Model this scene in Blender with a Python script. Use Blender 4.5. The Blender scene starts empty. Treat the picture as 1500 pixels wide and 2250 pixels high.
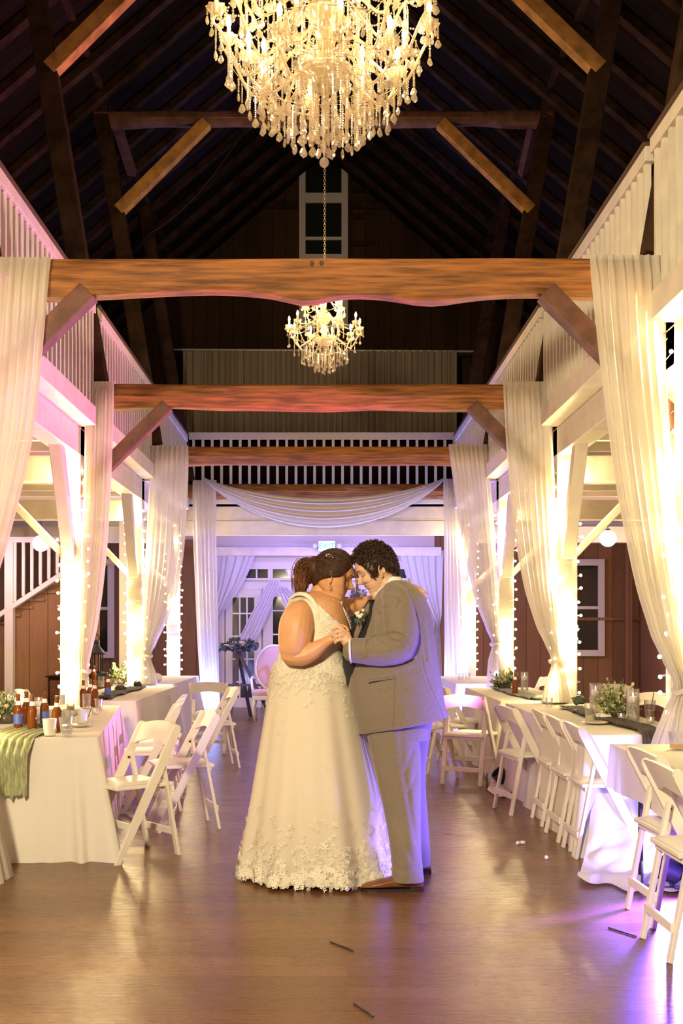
import bpy, bmesh, math, random
from math import sin, cos, pi, sqrt, radians, atan2
from mathutils import Vector, Matrix, Euler, noise
R = random.Random(7)
scene = bpy.context.scene
COL = scene.collection
F, VX, VY, HC = 2400.0, 714.0, 1390.0, 1.35      # focal length in pixels, vanishing point, eye height

# ------------------------------------------------------------------ camera
cam_d = bpy.data.cameras.new('camera'); cam = bpy.data.objects.new('camera', cam_d); COL.objects.link(cam)
cam.location = (0, 0, HC); cam.rotation_euler = (pi/2, 0, 0)
cam_d.sensor_fit = 'HORIZONTAL'; cam_d.sensor_width = 36.0; cam_d.lens = 36.0*F/1500.0
cam_d.shift_x = (750-VX)/1500.0; cam_d.shift_y = (VY-1125)/1500.0
cam_d.clip_start = .05; cam_d.clip_end = 200
scene.camera = cam
# ------------------------------------------------------------------ world and exposure
w = bpy.data.worlds.new('night'); scene.world = w; w.use_nodes = True
bg = w.node_tree.nodes['Background']; bg.inputs[0].default_value = (.03, .025, .035, 1); bg.inputs[1].default_value = .2
scene.view_settings.view_transform = 'Standard'; scene.view_settings.look = 'None'
scene.view_settings.exposure = 0.95; scene.view_settings.gamma = 1.0; scene.view_settings.use_curve_mapping = False
cy = scene.cycles
cy.adaptive_threshold = .02; cy.max_bounces = 7; cy.diffuse_bounces = 3; cy.glossy_bounces = 3; cy.transmission_bounces = 5; cy.transparent_max_bounces = 14
cy.sample_clamp_indirect = 3.0; cy.sample_clamp_direct = 0; cy.caustics_reflective = False; cy.caustics_refractive = False
cy.blur_glossy = 1.0
# ------------------------------------------------------------------ lights
def light(kind, loc, power, col, size=.05, aim=None, cone=60, blend=.6, parent=None, size_y=None):
    l = bpy.data.lights.new(kind.lower()+'_light', kind); l.energy = power; l.color = col
    if kind == 'AREA':
        l.size = size
        if size_y: l.shape = 'RECTANGLE'; l.size_y = size_y
    else: l.shadow_soft_size = size
    if kind == 'SPOT': l.spot_size = radians(cone); l.spot_blend = blend
    o = bpy.data.objects.new(l.name, l); COL.objects.link(o); o.location = loc
    if aim is not None:
        o.rotation_euler = (Vector(aim)-Vector(loc)).to_track_quat('-Z', 'Y').to_euler()
    l.cycles.max_bounces = 1024
    if parent: 
        o.parent = parent; o.location = Vector(loc)-parent.location
    return o
WARM = (1.0, .66, .30); FAIRY = (1.0, .77, .34); BLUE = (.17, .12, 1.0); VIOLET = (.50, .16, 1.0); PINK = (1.0, .22, .55)
K_KEY, K_CH, K_FAIRY, K_LED = 1.0, .11, 1.0, 1.0
# added warm key spot on the couple and a weak warm fill, both unseen
light('SPOT', (-1.3, .3, 2.9), 800*K_KEY, (1,.82,.50), .2, (.05, 5.2, .55), 104, .6)
light('POINT', (-.3, 1.5, 4.2), 60*K_KEY, (1,.74,.42), .3)
# LED floor washers (their housings are built further down)
LEDS = [((1.90, 5.72, .20), (1.85, 6.6, .5), 60, (.25,.22,1), 130), ((1.74, 5.74, .13), (.50, 5.86, .62), 260, (.17,.12,1), 72),
        ((1.47, 9.42, .16), (-2.3, 8.0, 3.8), 620, (1,.25,.75), 95), ((1.8, 13.0, .16), (1.0, 14.2, 2.6), 160, BLUE, 130),
        ((-1.95, 9.6, .16), (-.9, 8.0, .6), 150, BLUE, 130), ((-1.9, 13.0, .16), (-.6, 14.2, 2.0), 260, (.26,.2,1), 140),
        ((-1.7, 15.9, .16), (-1.5, 16.6, 3.0), 300, (.2,.3,1), 130), ((1.65, 15.9, .16), (1.5, 16.6, 3.0), 300, (.2,.3,1), 130),
        ((1.84, 5.60, .24), (1.5, 4.2, -.3), 950, (.13,.06,1), 108)]
for loc, aim, e, c, cone in LEDS:
    if e: light('SPOT', loc, e*K_LED, c, .06, aim, cone, .8)
light('POINT', (-.55, 17.3, 2.7), 52, (.42, .30, 1), .25)
light('POINT', (.9, 17.3, 2.7), 44, (.45, .30, 1), .25)
light('POINT', (-4.4, 14.2, 2.3), 24, (.9, .6, .7), .15)
light('POINT', (4.2, 14.6, 2.3), 62, (1, .64, .40), .15)

# ------------------------------------------------------------------ mesh helpers
def P(px, py, d):
    return Vector(((px-VX)/F*d, d, HC+(VY-py)/F*d))
class MB:
    def __init__(s): s.v = []; s.f = []; s.fm = []; s.m = 0
    def add(s, vs, fs, M=None):
        b = len(s.v)
        s.v += [Vector(x) if M is None else M @ Vector(x) for x in vs]
        s.f += [tuple(i+b for i in f) for f in fs]; s.fm += [s.m]*len(fs)
        return s
    def box(s, x0, y0, z0, x1, y1, z1, M=None):
        vs = [(x, y, z) for z in (z0, z1) for y in (y0, y1) for x in (x0, x1)]
        return s.add(vs, [(0,2,3,1),(4,5,7,6),(0,1,5,4),(2,6,7,3),(0,4,6,2),(1,3,7,5)], M)
    def rbox(s, x0, y0, z0, x1, y1, z1, b=.004, M=None):
        bm = bmesh.new(); bmesh.ops.create_cube(bm, size=1)
        for v in bm.verts:
            v.co = Vector(((x0+x1)/2+v.co.x*(x1-x0), (y0+y1)/2+v.co.y*(y1-y0), (z0+z1)/2+v.co.z*(z1-z0)))
        bmesh.ops.bevel(bm, geom=bm.edges[:], offset=b, segments=2, profile=.6, affect='EDGES')
        bm.verts.ensure_lookup_table()
        s.add([v.co.copy() for v in bm.verts], [[v.index for v in f.verts] for f in bm.faces], M); bm.free(); return s
    def bar(s, p0, p1, w, h, up=(0,0,1), b=0):
        p0, p1 = Vector(p0), Vector(p1); z = (p1-p0); L = z.length; z.normalize()
        x = Vector(up).cross(z)
        if x.length < 1e-4: x = Vector((1,0,0)).cross(z)
        x.normalize(); y = z.cross(x)
        M = Matrix((x, y, z)).transposed().to_4x4(); M.translation = p0
        return s.rbox(-w/2, -h/2, 0, w/2, h/2, L, b, M) if b else s.box(-w/2, -h/2, 0, w/2, h/2, L, M)
    def tube(s, pts, r, n=8, cap=True, closed=False):
        pts = [Vector(p) for p in pts]; N = len(pts)
        rr = r if isinstance(r, (list, tuple)) else [r]*N
        rings = []; ref = None
        for i, p in enumerate(pts):
            a = pts[i-1] if (i > 0 or closed) else p; c = pts[(i+1) % N] if (i < N-1 or closed) else p
            t = (c-a).normalized() if (c-a).length > 1e-9 else Vector((0,0,1))
            if ref is None: ref = t.orthogonal().normalized()
            u = (ref - t*ref.dot(t)); u = u.normalized() if u.length > 1e-6 else t.orthogonal().normalized()
            ref = u; v = t.cross(u)
            rings.append([p+(u*cos(2*pi*k/n)+v*sin(2*pi*k/n))*rr[i] for k in range(n)])
        return s.rings(rings, cap and not closed, closed)
    def rings(s, rings, cap=True, closed=False, wrap=True):
        n = len(rings[0]); vs = [p for r_ in rings for p in r_]; fs = []
        N = len(rings)
        for i in range(N if closed else N-1):
            j = (i+1) % N
            for k in range(n if wrap else n-1):
                l = (k+1) % n
                fs.append((i*n+k, i*n+l, j*n+l, j*n+k))
        if cap: fs.append(tuple(range(n))[::-1]); fs.append(tuple((N-1)*n+k for k in range(n)))
        return s.add(vs, fs)
    def lathe(s, prof, n=16, M=None, cap=True):
        rings = [[Vector((r*cos(2*pi*k/n), r*sin(2*pi*k/n), z)) for k in range(n)] for r, z in prof]
        if M is not None: rings = [[M @ p for p in q] for q in rings]
        return s.rings(rings, cap)
    def ell(s, c, r, n=12, m=8, M=None):
        if not hasattr(r, '__len__'): r = (r, r, r)
        c = Vector(c); vs = [c+Vector((0,0,-r[2]))]
        for i in range(1, m):
            a = -pi/2+pi*i/m
            vs += [c+Vector((r[0]*cos(a)*cos(2*pi*k/n), r[1]*cos(a)*sin(2*pi*k/n), r[2]*sin(a))) for k in range(n)]
        vs.append(c+Vector((0,0,r[2]))); fs = []
        for k in range(n): fs.append((0, 1+(k+1)%n, 1+k)); fs.append((len(vs)-1, 1+(m-2)*n+k, 1+(m-2)*n+(k+1)%n))
        for i in range(m-2):
            for k in range(n): fs.append((1+i*n+k, 1+i*n+(k+1)%n, 1+(i+1)*n+(k+1)%n, 1+(i+1)*n+k))
        return s.add(vs, fs, M)
    def grid(s, fn, nu, nv, wrap=False):
        rows = [[Vector(fn(i/nu, j/nv)) for i in range(nu if wrap else nu+1)] for j in range(nv+1)]
        return s.rings(rows, False, False, wrap)
    def poly(s, pts, y0, y1):   # polygon in XZ, extruded along Y
        n = len(pts); vs = [(x, y0, z) for x, z in pts]+[(x, y1, z) for x, z in pts]
        return s.add(vs, [tuple(range(n))[::-1], tuple(range(n, 2*n))]+[(i, (i+1)%n, n+(i+1)%n, n+i) for i in range(n)])
    def build(s, name, mat, parent=None, smooth=False, world=True, angle=None):
        me = bpy.data.meshes.new(name)
        off = Vector((0,0,0))
        if parent is not None and world:
            p = parent
            while p is not None: off += p.location; p = p.parent
        me.from_pydata([tuple(v-off) for v in s.v], [], s.f); me.validate(clean_customdata=False); me.update()
        ms = mat if isinstance(mat, (list, tuple)) else [mat]
        for m in ms: me.materials.append(m)
        if len(ms) > 1 and len(me.polygons) == len(s.fm):
            me.polygons.foreach_set('material_index', s.fm)
        bm = bmesh.new(); bm.from_mesh(me); bmesh.ops.recalc_face_normals(bm, faces=bm.faces[:]); bm.to_mesh(me); bm.free()
        if smooth:
            me.polygons.foreach_set('use_smooth', [True]*len(me.polygons))
            if angle is not None: me.set_sharp_from_angle(angle=radians(angle))
        o = bpy.data.objects.new(name, me); COL.objects.link(o)
        if parent is not None: o.parent = parent
        return o
def tag(o, label=None, cat=None, group=None, kind=None):
    if label: o['label'] = label
    if cat: o['category'] = cat
    if group: o['group'] = group
    if kind: o['kind'] = kind
    return o
def thing(name, label, cat, loc=(0,0,0), rz=0, group=None):
    o = bpy.data.objects.new(name, None); COL.objects.link(o); o.empty_display_size = .1
    o.location = loc; o.rotation_euler = (0, 0, rz); return tag(o, label, cat, group)
def solo(name, mb, mat, label, cat, group=None, smooth=False, kind=None, angle=None):
    xs = [v.x for v in mb.v]; ys = [v.y for v in mb.v]; zs = [v.z for v in mb.v]
    c = Vector(((min(xs)+max(xs))/2, (min(ys)+max(ys))/2, min(zs)))
    mb.v = [v-c for v in mb.v]
    o = mb.build(name, mat, None, smooth, angle=angle); o.location = c
    return tag(o, label, cat, group, kind)
def copy_tree(o, parent=None):
    c = o.copy(); COL.objects.link(c)
    if parent is not None: c.parent = parent
    for ch in o.children: copy_tree(ch, c)
    return c
# ------------------------------------------------------------------ materials
def new_mat(name):
    m = bpy.data.materials.new(name); m.use_nodes = True; nt = m.node_tree
    return m, nt, nt.nodes['Principled BSDF']
def mat(name, col, rough=.5, metal=0, vary=0, scale=8, bump=0, bscale=60, emit=None, estr=0, trans=0, ior=1.45, sss=0, spec=.5, stretch=(1,1,1), col2=None, sheen=0, alpha=1):
    m, nt, b = new_mat(name); I = b.inputs
    I['Base Color'].default_value = (*col, 1); I['Roughness'].default_value = rough; I['Metallic'].default_value = metal
    I['Transmission Weight'].default_value = trans; I['IOR'].default_value = ior; I['Specular IOR Level'].default_value = spec
    I['Alpha'].default_value = alpha
    if sheen: I['Sheen Weight'].default_value = sheen
    if sss: I['Subsurface Weight'].default_value = sss; I['Subsurface Radius'].default_value = (.02,.008,.004); I['Subsurface Scale'].default_value = 1
    if emit: I['Emission Color'].default_value = (*emit, 1); I['Emission Strength'].default_value = estr
    L = nt.links.new
    if vary or bump or col2:
        tc = nt.nodes.new('ShaderNodeTexCoord'); mp = nt.nodes.new('ShaderNodeMapping'); mp.inputs['Scale'].default_value = stretch
        L(tc.outputs['Object'], mp.inputs['Vector'])
    if vary or col2:
        nz = nt.nodes.new('ShaderNodeTexNoise'); nz.inputs['Scale'].default_value = scale; nz.inputs['Detail'].default_value = 6
        L(mp.outputs[0], nz.inputs['Vector'])
        mx = nt.nodes.new('ShaderNodeMix'); mx.data_type = 'RGBA'
        c2 = col2 if col2 else tuple(max(0, c*(1-vary)) for c in col)
        mx.inputs[6].default_value = (*c2, 1); mx.inputs[7].default_value = (*(col if col2 else tuple(min(1, c*(1+vary)) for c in col)), 1)
        rp = nt.nodes.new('ShaderNodeMapRange'); rp.inputs[1].default_value = .35; rp.inputs[2].default_value = .65
        L(nz.outputs[0], rp.inputs[0]); L(rp.outputs[0], mx.inputs[0]); L(mx.outputs[2], I['Base Color'])
    if bump:
        n2 = nt.nodes.new('ShaderNodeTexNoise'); n2.inputs['Scale'].default_value = bscale; n2.inputs['Detail'].default_value = 4
        L(mp.outputs[0], n2.inputs['Vector'])
        bp = nt.nodes.new('ShaderNodeBump'); bp.inputs['Strength'].default_value = bump; bp.inputs['Distance'].default_value = .01
        L(n2.outputs[0], bp.inputs['Height']); L(bp.outputs[0], I['Normal'])
    return m
def cloth(name, col, thru=.25, clear=.25, bump=.3, bscale=200):
    m, nt, b = new_mat(name); L = nt.links.new; N = nt.nodes.new
    nt.nodes.remove(b); out = nt.nodes['Material Output']
    d = N('ShaderNodeBsdfDiffuse'); t = N('ShaderNodeBsdfTranslucent'); tr = N('ShaderNodeBsdfTransparent')
    d.inputs[0].default_value = (*col, 1); t.inputs[0].default_value = (*col, 1)
    m1 = N('ShaderNodeMixShader'); m1.inputs[0].default_value = thru; L(d.outputs[0], m1.inputs[1]); L(t.outputs[0], m1.inputs[2])
    tc = N('ShaderNodeTexCoord'); nz = N('ShaderNodeTexNoise'); nz.inputs['Scale'].default_value = bscale
    L(tc.outputs['Object'], nz.inputs['Vector'])
    bp = N('ShaderNodeBump'); bp.inputs['Strength'].default_value = bump; bp.inputs['Distance'].default_value = .003
    L(nz.outputs[0], bp.inputs['Height']); L(bp.outputs[0], d.inputs['Normal'])
    if clear > 0:
        m2 = N('ShaderNodeMixShader'); m2.inputs[0].default_value = clear; L(m1.outputs[0], m2.inputs[1]); L(tr.outputs[0], m2.inputs[2]); L(m2.outputs[0], out.inputs[0])
    else: L(m1.outputs[0], out.inputs[0])
    return m
def boards(name, c1, c2, width, axis='X', rough=.6, gap=.03, grain=(1,1,1), bump=.25, run=2.4, spec=.5, gaps=.25):
    # planks laid side by side: axis is the direction across the planks
    m, nt, b = new_mat(name); L = nt.links.new; N = nt.nodes.new
    tc = N('ShaderNodeTexCoord'); sp = N('ShaderNodeSeparateXYZ'); L(tc.outputs['Object'], sp.inputs[0])
    def mth(op, a, b_=None, c=None):
        n = N('ShaderNodeMath'); n.operation = op
        for i, x in enumerate((a, b_, c)):
            if x is None: continue
            if hasattr(x, 'links'): L(x, n.inputs[i])
            else: n.inputs[i].default_value = x
        return n.outputs[0]
    a = mth('DIVIDE', sp.outputs['XYZ'.index(axis)], width)
    idx = mth('FLOOR', a); fr = mth('FRACT', a)
    wn = N('ShaderNodeTexWhiteNoise'); wn.noise_dimensions = '1D'; L(idx, wn.inputs['W'])
    other = 'Y' if axis == 'X' else 'X'
    if axis == 'Z': other = 'X'
    if axis == 'X' and grain[2] > 1 and grain[1] <= 1: pass
    along = mth('ADD', mth('DIVIDE', sp.outputs['XYZ'.index(other)], run), mth('MULTIPLY', wn.outputs[0], 7.3))
    idx2 = mth('ADD', mth('MULTIPLY', mth('FLOOR', along), 17.7), mth('MULTIPLY', idx, 3.1))
    wn2 = N('ShaderNodeTexWhiteNoise'); wn2.noise_dimensions = '1D'; L(idx2, wn2.inputs['W'])
    mp = N('ShaderNodeMapping'); mp.inputs['Scale'].default_value = grain; L(tc.outputs['Object'], mp.inputs[0])
    nz = N('ShaderNodeTexNoise'); nz.inputs['Scale'].default_value = 4; nz.inputs['Detail'].default_value = 8; nz.inputs['Roughness'].default_value = .65
    L(mp.outputs[0], nz.inputs['Vector'])
    f = mth('ADD', mth('MULTIPLY', wn2.outputs[0], .45), mth('MULTIPLY', nz.outputs[0], .65))
    mx = N('ShaderNodeMix'); mx.data_type = 'RGBA'; mx.inputs[6].default_value = (*c1, 1); mx.inputs[7].default_value = (*c2, 1); L(f, mx.inputs[0])
    g = mth('LESS_THAN', fr, gap)
    mx2 = N('ShaderNodeMix'); mx2.data_type = 'RGBA'; L(mth('MULTIPLY', g, 1-gaps), mx2.inputs[0]); L(mx.outputs[2], mx2.inputs[6])
    mx2.inputs[7].default_value = (*[c*.3 for c in c1], 1)
    L(mx2.outputs[2], b.inputs['Base Color']); b.inputs['Roughness'].default_value = rough; b.inputs['Specular IOR Level'].default_value = spec
    rr = N('ShaderNodeMapRange'); rr.inputs[3].default_value = rough*.85; rr.inputs[4].default_value = rough*1.2; L(nz.outputs[0], rr.inputs[0]); L(rr.outputs[0], b.inputs['Roughness'])
    bp = N('ShaderNodeBump'); bp.inputs['Strength'].default_value = bump; bp.inputs['Distance'].default_value = .006
    L(mth('SUBTRACT', nz.outputs[0], mth('MULTIPLY', g, 1.2)), bp.inputs['Height']); L(bp.outputs[0], b.inputs['Normal'])
    return m
M_floor = boards('dark oak floor', (.085,.036,.013), (.225,.108,.040), .13, 'Y', .27, .02, (1.1,16,1), .14, 1.9, .32, .3)
M_beam = mat('hewn beam wood', (.25,.093,.021), .62, vary=.5, scale=4, bump=.5, bscale=14, stretch=(.8,5,11))
M_beamd = mat('old roof timber', (.042,.022,.012), .8, spec=.08, vary=.4, scale=6, bump=.5, bscale=12)  # dimness of the unlit roof is put into this dark colour
M_brace = mat('dark stained brace', (.13,.055,.035), .6, vary=.35, scale=9, bump=.3, bscale=25)
M_bracew = mat('lit brace wood', (.50,.25,.07), .6, vary=.35, scale=7, bump=.35, bscale=20)  # lamp glow on the roof braces, put into a brighter base colour
M_white = mat('white painted timber', (.76,.69,.58), .5, vary=.07, scale=6, bump=.25, bscale=18)
M_whites = mat('smooth white paint', (.80,.76,.72), .45)
M_roof = boards('roof boarding', (.007,.0045,.003), (.018,.010,.006), .2, 'Y', .8, .06, (1,8,1), .4, spec=.08)  # near-black boards: the roof's lack of light is in the colour
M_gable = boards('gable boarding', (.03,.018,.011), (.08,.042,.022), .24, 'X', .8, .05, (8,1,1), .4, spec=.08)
M_barn = boards('brown barn boards', (.13,.062,.026), (.38,.20,.09), .26, 'X', .7, .04, (9,1,.8), .4)
M_glass = mat('dark window glass', (.02,.025,.02), .06, spec=.8)
M_sheer = cloth('sheer ivory voile', (.96,.93,.85), .62, .14)
M_swag = cloth('swag voile', (.93,.88,.84), .3, .05)
M_sheerb = cloth('sheer back drape', (.85,.80,.76), .3, .12)
M_black = mat('black plastic', (.02,.02,.025), .45)
M_metal = mat('dark metal', (.08,.07,.06), .4, 1)
M_chain = mat('brass chain', (.75,.62,.38), .35, .3)
# ================================================================== the setting
S = 3.62; BY = {n: (n+1)*S for n in range(0, 5)}       # bents 1..4 at 7.24, 10.86, 14.48, 18.10
XL, XR = -2.51, 2.385                                   # post centres
YB = 22.0                                               # end wall (before the hall is scaled about the eye point)
zz = lambda py, d: HC+(VY-py)/F*d
xx = lambda px, d: (px-VX)/F*d
def struct(name, mb, m, parent=None, smooth=False):
    o = mb.build(name, m, parent, smooth); 
    if parent is None: o['kind'] = 'structure'
    return o
mb = MB(); mb.add([(-8,-3,0),(8,-3,0),(8,YB,0),(-8,YB,0),(-8,-3,-.1),(8,-3,-.1),(8,YB,-.1),(-8,YB,-.1)], [(0,1,2,3),(4,7,6,5),(0,4,5,1),(2,6,7,3),(0,3,7,4),(1,5,6,2)])
struct('floor', mb, M_floor)
N0 = set(bpy.data.objects)

# roof: ridge z 10.9, eaves z 5.5 at x 6.2
RZ, EZ, EX = 10.95, 5.55, 6.3
roof = bpy.data.objects.new('ceiling', None); COL.objects.link(roof); roof['kind'] = 'structure'
for sx, nm in ((-1, 'roof_slope'), (1, 'roof_slope')):
    mb = MB(); mb.add([(0,-3,RZ),(sx*EX,-3,EZ),(sx*EX,YB,EZ),(0,YB,RZ),(0,-3,RZ+.08),(sx*EX,-3,EZ+.08),(sx*EX,YB,EZ+.08),(0,YB,RZ+.08)],
        [(0,1,2,3),(4,5,6,7),(0,1,5,4),(2,3,7,6),(1,2,6,5),(0,3,7,4)])
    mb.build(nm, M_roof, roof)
    y = 4.9
    while y < YB:
        r_ = MB(); r_.bar((0, y, RZ-.09), (sx*(EX-.05), y, EZ-.05), .10, .13, up=(0,1,0))
        r_.build('rafter', M_beamd, roof); y += .78
mb = MB()
for s_, nm in ((-1, 'wall_left'), (1, 'wall_right')):
    m_ = MB(); m_.box(s_*EX, -3, 0, s_*(EX+.1), YB, EZ); struct(nm, m_, M_barn)
m_ = MB(); m_.box(-EX, -3.1, 0, EX, -3, EZ); m_.poly([(-EX,EZ),(EX,EZ),(0,RZ)], -3.1, -3); struct('wall_front', m_, M_barn)
# end wall: boarded outer parts, white middle, dark gable
m_ = MB(); m_.box(-EX, YB, 0, -2.35, YB+.12, 3.6); m_.box(2.2, YB, 0, EX, YB+.12, 3.6); wb = struct('wall_back', m_, M_barn)
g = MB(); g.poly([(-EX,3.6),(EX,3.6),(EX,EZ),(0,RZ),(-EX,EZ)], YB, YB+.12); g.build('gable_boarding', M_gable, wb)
g = MB(); g.box(-2.35, YB-.02, 0, 2.2, YB+.12, 3.6); g.build('white_panelling', M_whites, wb)
g = MB()
for z in (5.35, HC+930*YB/F): g.box(-3.2 if z > 9 else -5.6, YB-.1, z, xx(655,YB), YB, z+.12); g.box(xx(766,YB), YB-.1, z, 3.2 if z > 9 else 5.6, YB, z+.12)
g.build('wall_girt', M_beamd, wb)
for k in range(6):
    g = MB(); z = zz(600-k*58, YB); g.box(.52, YB-.09, z, 1.0, YB-.02, z+.07); g.build('ladder_rung', M_beamd, wb)
for x, z0, z1 in ((.50, zz(700,YB), zz(445,YB)), (.50, zz(430,YB), zz(320,YB))):
    g = MB(); g.box(x, YB-.12, z0, x+.035, YB-.05, z1); g.build('ladder_stile', M_beamd, wb)
# gable window: tall narrow, white frame
def window(name, x0, x1, z0, z1, y, cols, rows, fr=.09, mun=.035, muns=None, m=M_whites, glass=M_glass, sill=True):
    w_ = bpy.data.objects.new(name, None); COL.objects.link(w_); w_['kind'] = 'structure'; w_.location = ((x0+x1)/2, y, z0)
    f = MB(); f.rbox(x0, y-.06, z0, x0+fr, y, z1, .006); f.rbox(x1-fr, y-.06, z0, x1, y, z1, .006)
    f.rbox(x0+fr, y-.06, z1-fr, x1-fr, y, z1, .006); f.rbox(x0+fr, y-.06, z0, x1-fr, y, z0+fr, .006)
    f.build('window_frame', m, w_)
    q = MB(); hz = muns if muns else [(i+1)/rows for i in range(rows-1)]
    for i, t in enumerate(hz):
        t_ = t if not isinstance(t, tuple) else t[0]; h = mun if not isinstance(t, tuple) else t[1]
        z = z0+(z1-z0)*t_; q.box(x0+fr, y-.045, z-h/2, x1-fr, y-.012, z+h/2)
    for i in range(1, cols):
        x = x0+fr+(x1-x0-2*fr)*i/cols; q.box(x-mun/2, y-.043, z0+fr, x+mun/2, y-.012, z1-fr)
    if q.v: q.build('muntin', m, w_)
    p = MB(); p.box(x0+fr*.5, y-.02, z0+fr*.5, x1-fr*.5, y-.008, z1-fr*.5); p.build('pane', glass, w_)
    if sill:
        s_ = MB(); s_.rbox(x0-.04, y-.1, z0-.05, x1+.04, y, z0, .008); s_.build('window_sill', m, w_)
    return w_
window('window_1', xx(657,YB), xx(764,YB), zz(720,YB), zz(262,YB), YB-.02, 1, 4, .13, .045, muns=[((720-a)/458, b_) for a, b_ in ((640,.10),(566,.10),(526,.06),(437,.20),(346,.06))])
# gallery floor, beams and railings on both sides
def noisy_beam(name, p0, p1, w_, h, m, seed=0, amp=.01, sag=None, parent=None, n=48):
    """hewn beam along X from p0 to p1 (centre of top face); lower half leans back, wavy underside"""
    mb = MB(); rings = []
    for i in range(n+1):
        t = i/n; c = Vector(p0).lerp(Vector(p1), t); x = c.x
        a = [noise.noise(Vector((x*1.3, k*3.1, seed*7.7)))*amp for k in range(8)]
        b = h+a[0]*2.2+(sag(x) if sag else 0)
        y0 = c.y-w_/2; y1 = c.y+w_/2; z = c.z
        rings.append([Vector((x,y0+.012,z+a[1]*.6)), Vector((x,y0+a[2]*.5,z-.02)), Vector((x,y0+a[3]*.5,z-h*.52)), Vector((x,y0+.012+a[4],z-h*.58)),
                      Vector((x,y0+.02+a[4],z-b+.03)), Vector((x,y0+.045,z-b)), Vector((x,y1-.02,z-b+a[5])), Vector((x,y1,z-b+.03)), Vector((x,y1,z-.02)), Vector((x,y1-.015,z+a[6]*.6))])
    mb.rings(rings); return mb
def sag1(x): return .045*math.exp(-((x+.12)/.16)**2)+.03*math.exp(-((x-.68)/.22)**2)-.035*math.exp(-((x+.7)/.45)**2)
beamlab = {1: 'long hewn tie beam nearest the camera, orange brown with wavy underside', 2: 'second hewn tie beam, just below the small chandelier',
           3: 'third tie beam, in front of the white gallery balusters', 4: 'farthest brown tie beam, behind the draped swag of cloth'}
for n in (1, 2, 3, 4):
    b = noisy_beam('tie_beam', (XL+.12, BY[n], 3.80), (XR-.12, BY[n], 3.80), .19, .232, M_beam, n, .012, sag1 if n == 1 else None)
    o = solo('tie_beam', b, M_beam, beamlab[n], 'beam', 'brown tie beams across the hall', True, angle=35)
    if n == 1:
        for px in (685, 706):
            q = MB(); c = P(px, 578, BY[1]-.096); M = Matrix.Translation(c) @ Matrix.Rotation(pi/2, 4, 'X'); q.lathe([(.0,-.004),(.014,-.004),(.014,.004),(0,.004)], 12, M)
            q.build('peg_hole', M_black, o)
            o.children[-1].location = (0,0,0)
PC = Vector((0,0,0))
for n in (1, 2, 3, 4):
    for s_, X in ((-1, XL), (1, XR)):
        side = 'left' if s_ < 0 else 'right'
        ordn = {1:'nearest', 2:'second', 3:'third', 4:'farthest'}[n]
        w_ = .2
        # post
        mb = MB(); mb.rbox(X-w_/2, BY[n]-w_/2, 0, X+w_/2, BY[n]+w_/2, 3.9, .012)
        for z in (.9, 1.9, 2.6):
            mb.box(X-w_/2-.002, BY[n]-.03, z, X+w_/2+.002, BY[n]-.025, z+.3)
        solo('timber_post', mb, M_white, f'white painted {side} post wrapped in fairy lights, {ordn} of its row', 'post', 'white posts along the hall')
        # dark knee brace up to the tie beam
        if n < 3:
            mb = MB(); xi = XL+.95 if s_ < 0 else XR-.93
            mb.bar((xi, BY[n]-.02, 3.60), (X-s_*.06, BY[n]-.02, 2.72), .13, .13, up=(0,1,0), b=.008)
            solo('knee_brace', mb, M_brace, f'dark diagonal knee brace under {side} end of {"nearest" if n==1 else ordn} tie beam', 'brace', 'dark knee braces of the tie beams')
        # white longitudinal brace, post to gallery beam
        mb = MB(); mb.bar((X, BY[n]-.12, 2.1), (X, BY[n]-.66, 3.14), .15, .12, up=(1,0,0), b=.01)
        solo('gallery_brace', mb, M_white, f'white upright slanting brace under {side} gallery beam at the {ordn} post', 'brace', 'white braces below the galleries')
        # aisle cross beam and brace
        aisle = MB(); aisle.rbox(min(X, s_*EX), BY[n]-.09, 2.84, max(X, s_*EX), BY[n]+.09, 3.10, .01)
        solo('aisle_beam', aisle, M_white, f'white cross beam over the {side} aisle at the {ordn} post', 'beam', 'white cross beams of the aisles')
        mb = MB(); mb.bar((X+s_*.08, BY[n]-.03, 2.12), (X+s_*.82, BY[n]-.03, 2.88), .07, .10, up=(0,1,0), b=.006)
        solo('aisle_brace', mb, M_white, f'thin white diagonal brace in the {side} aisle at the {ordn} post', 'brace', 'thin white braces of the aisles')
cap_m = mat('brown rail cap', (.10,.055,.035), .6)
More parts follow.
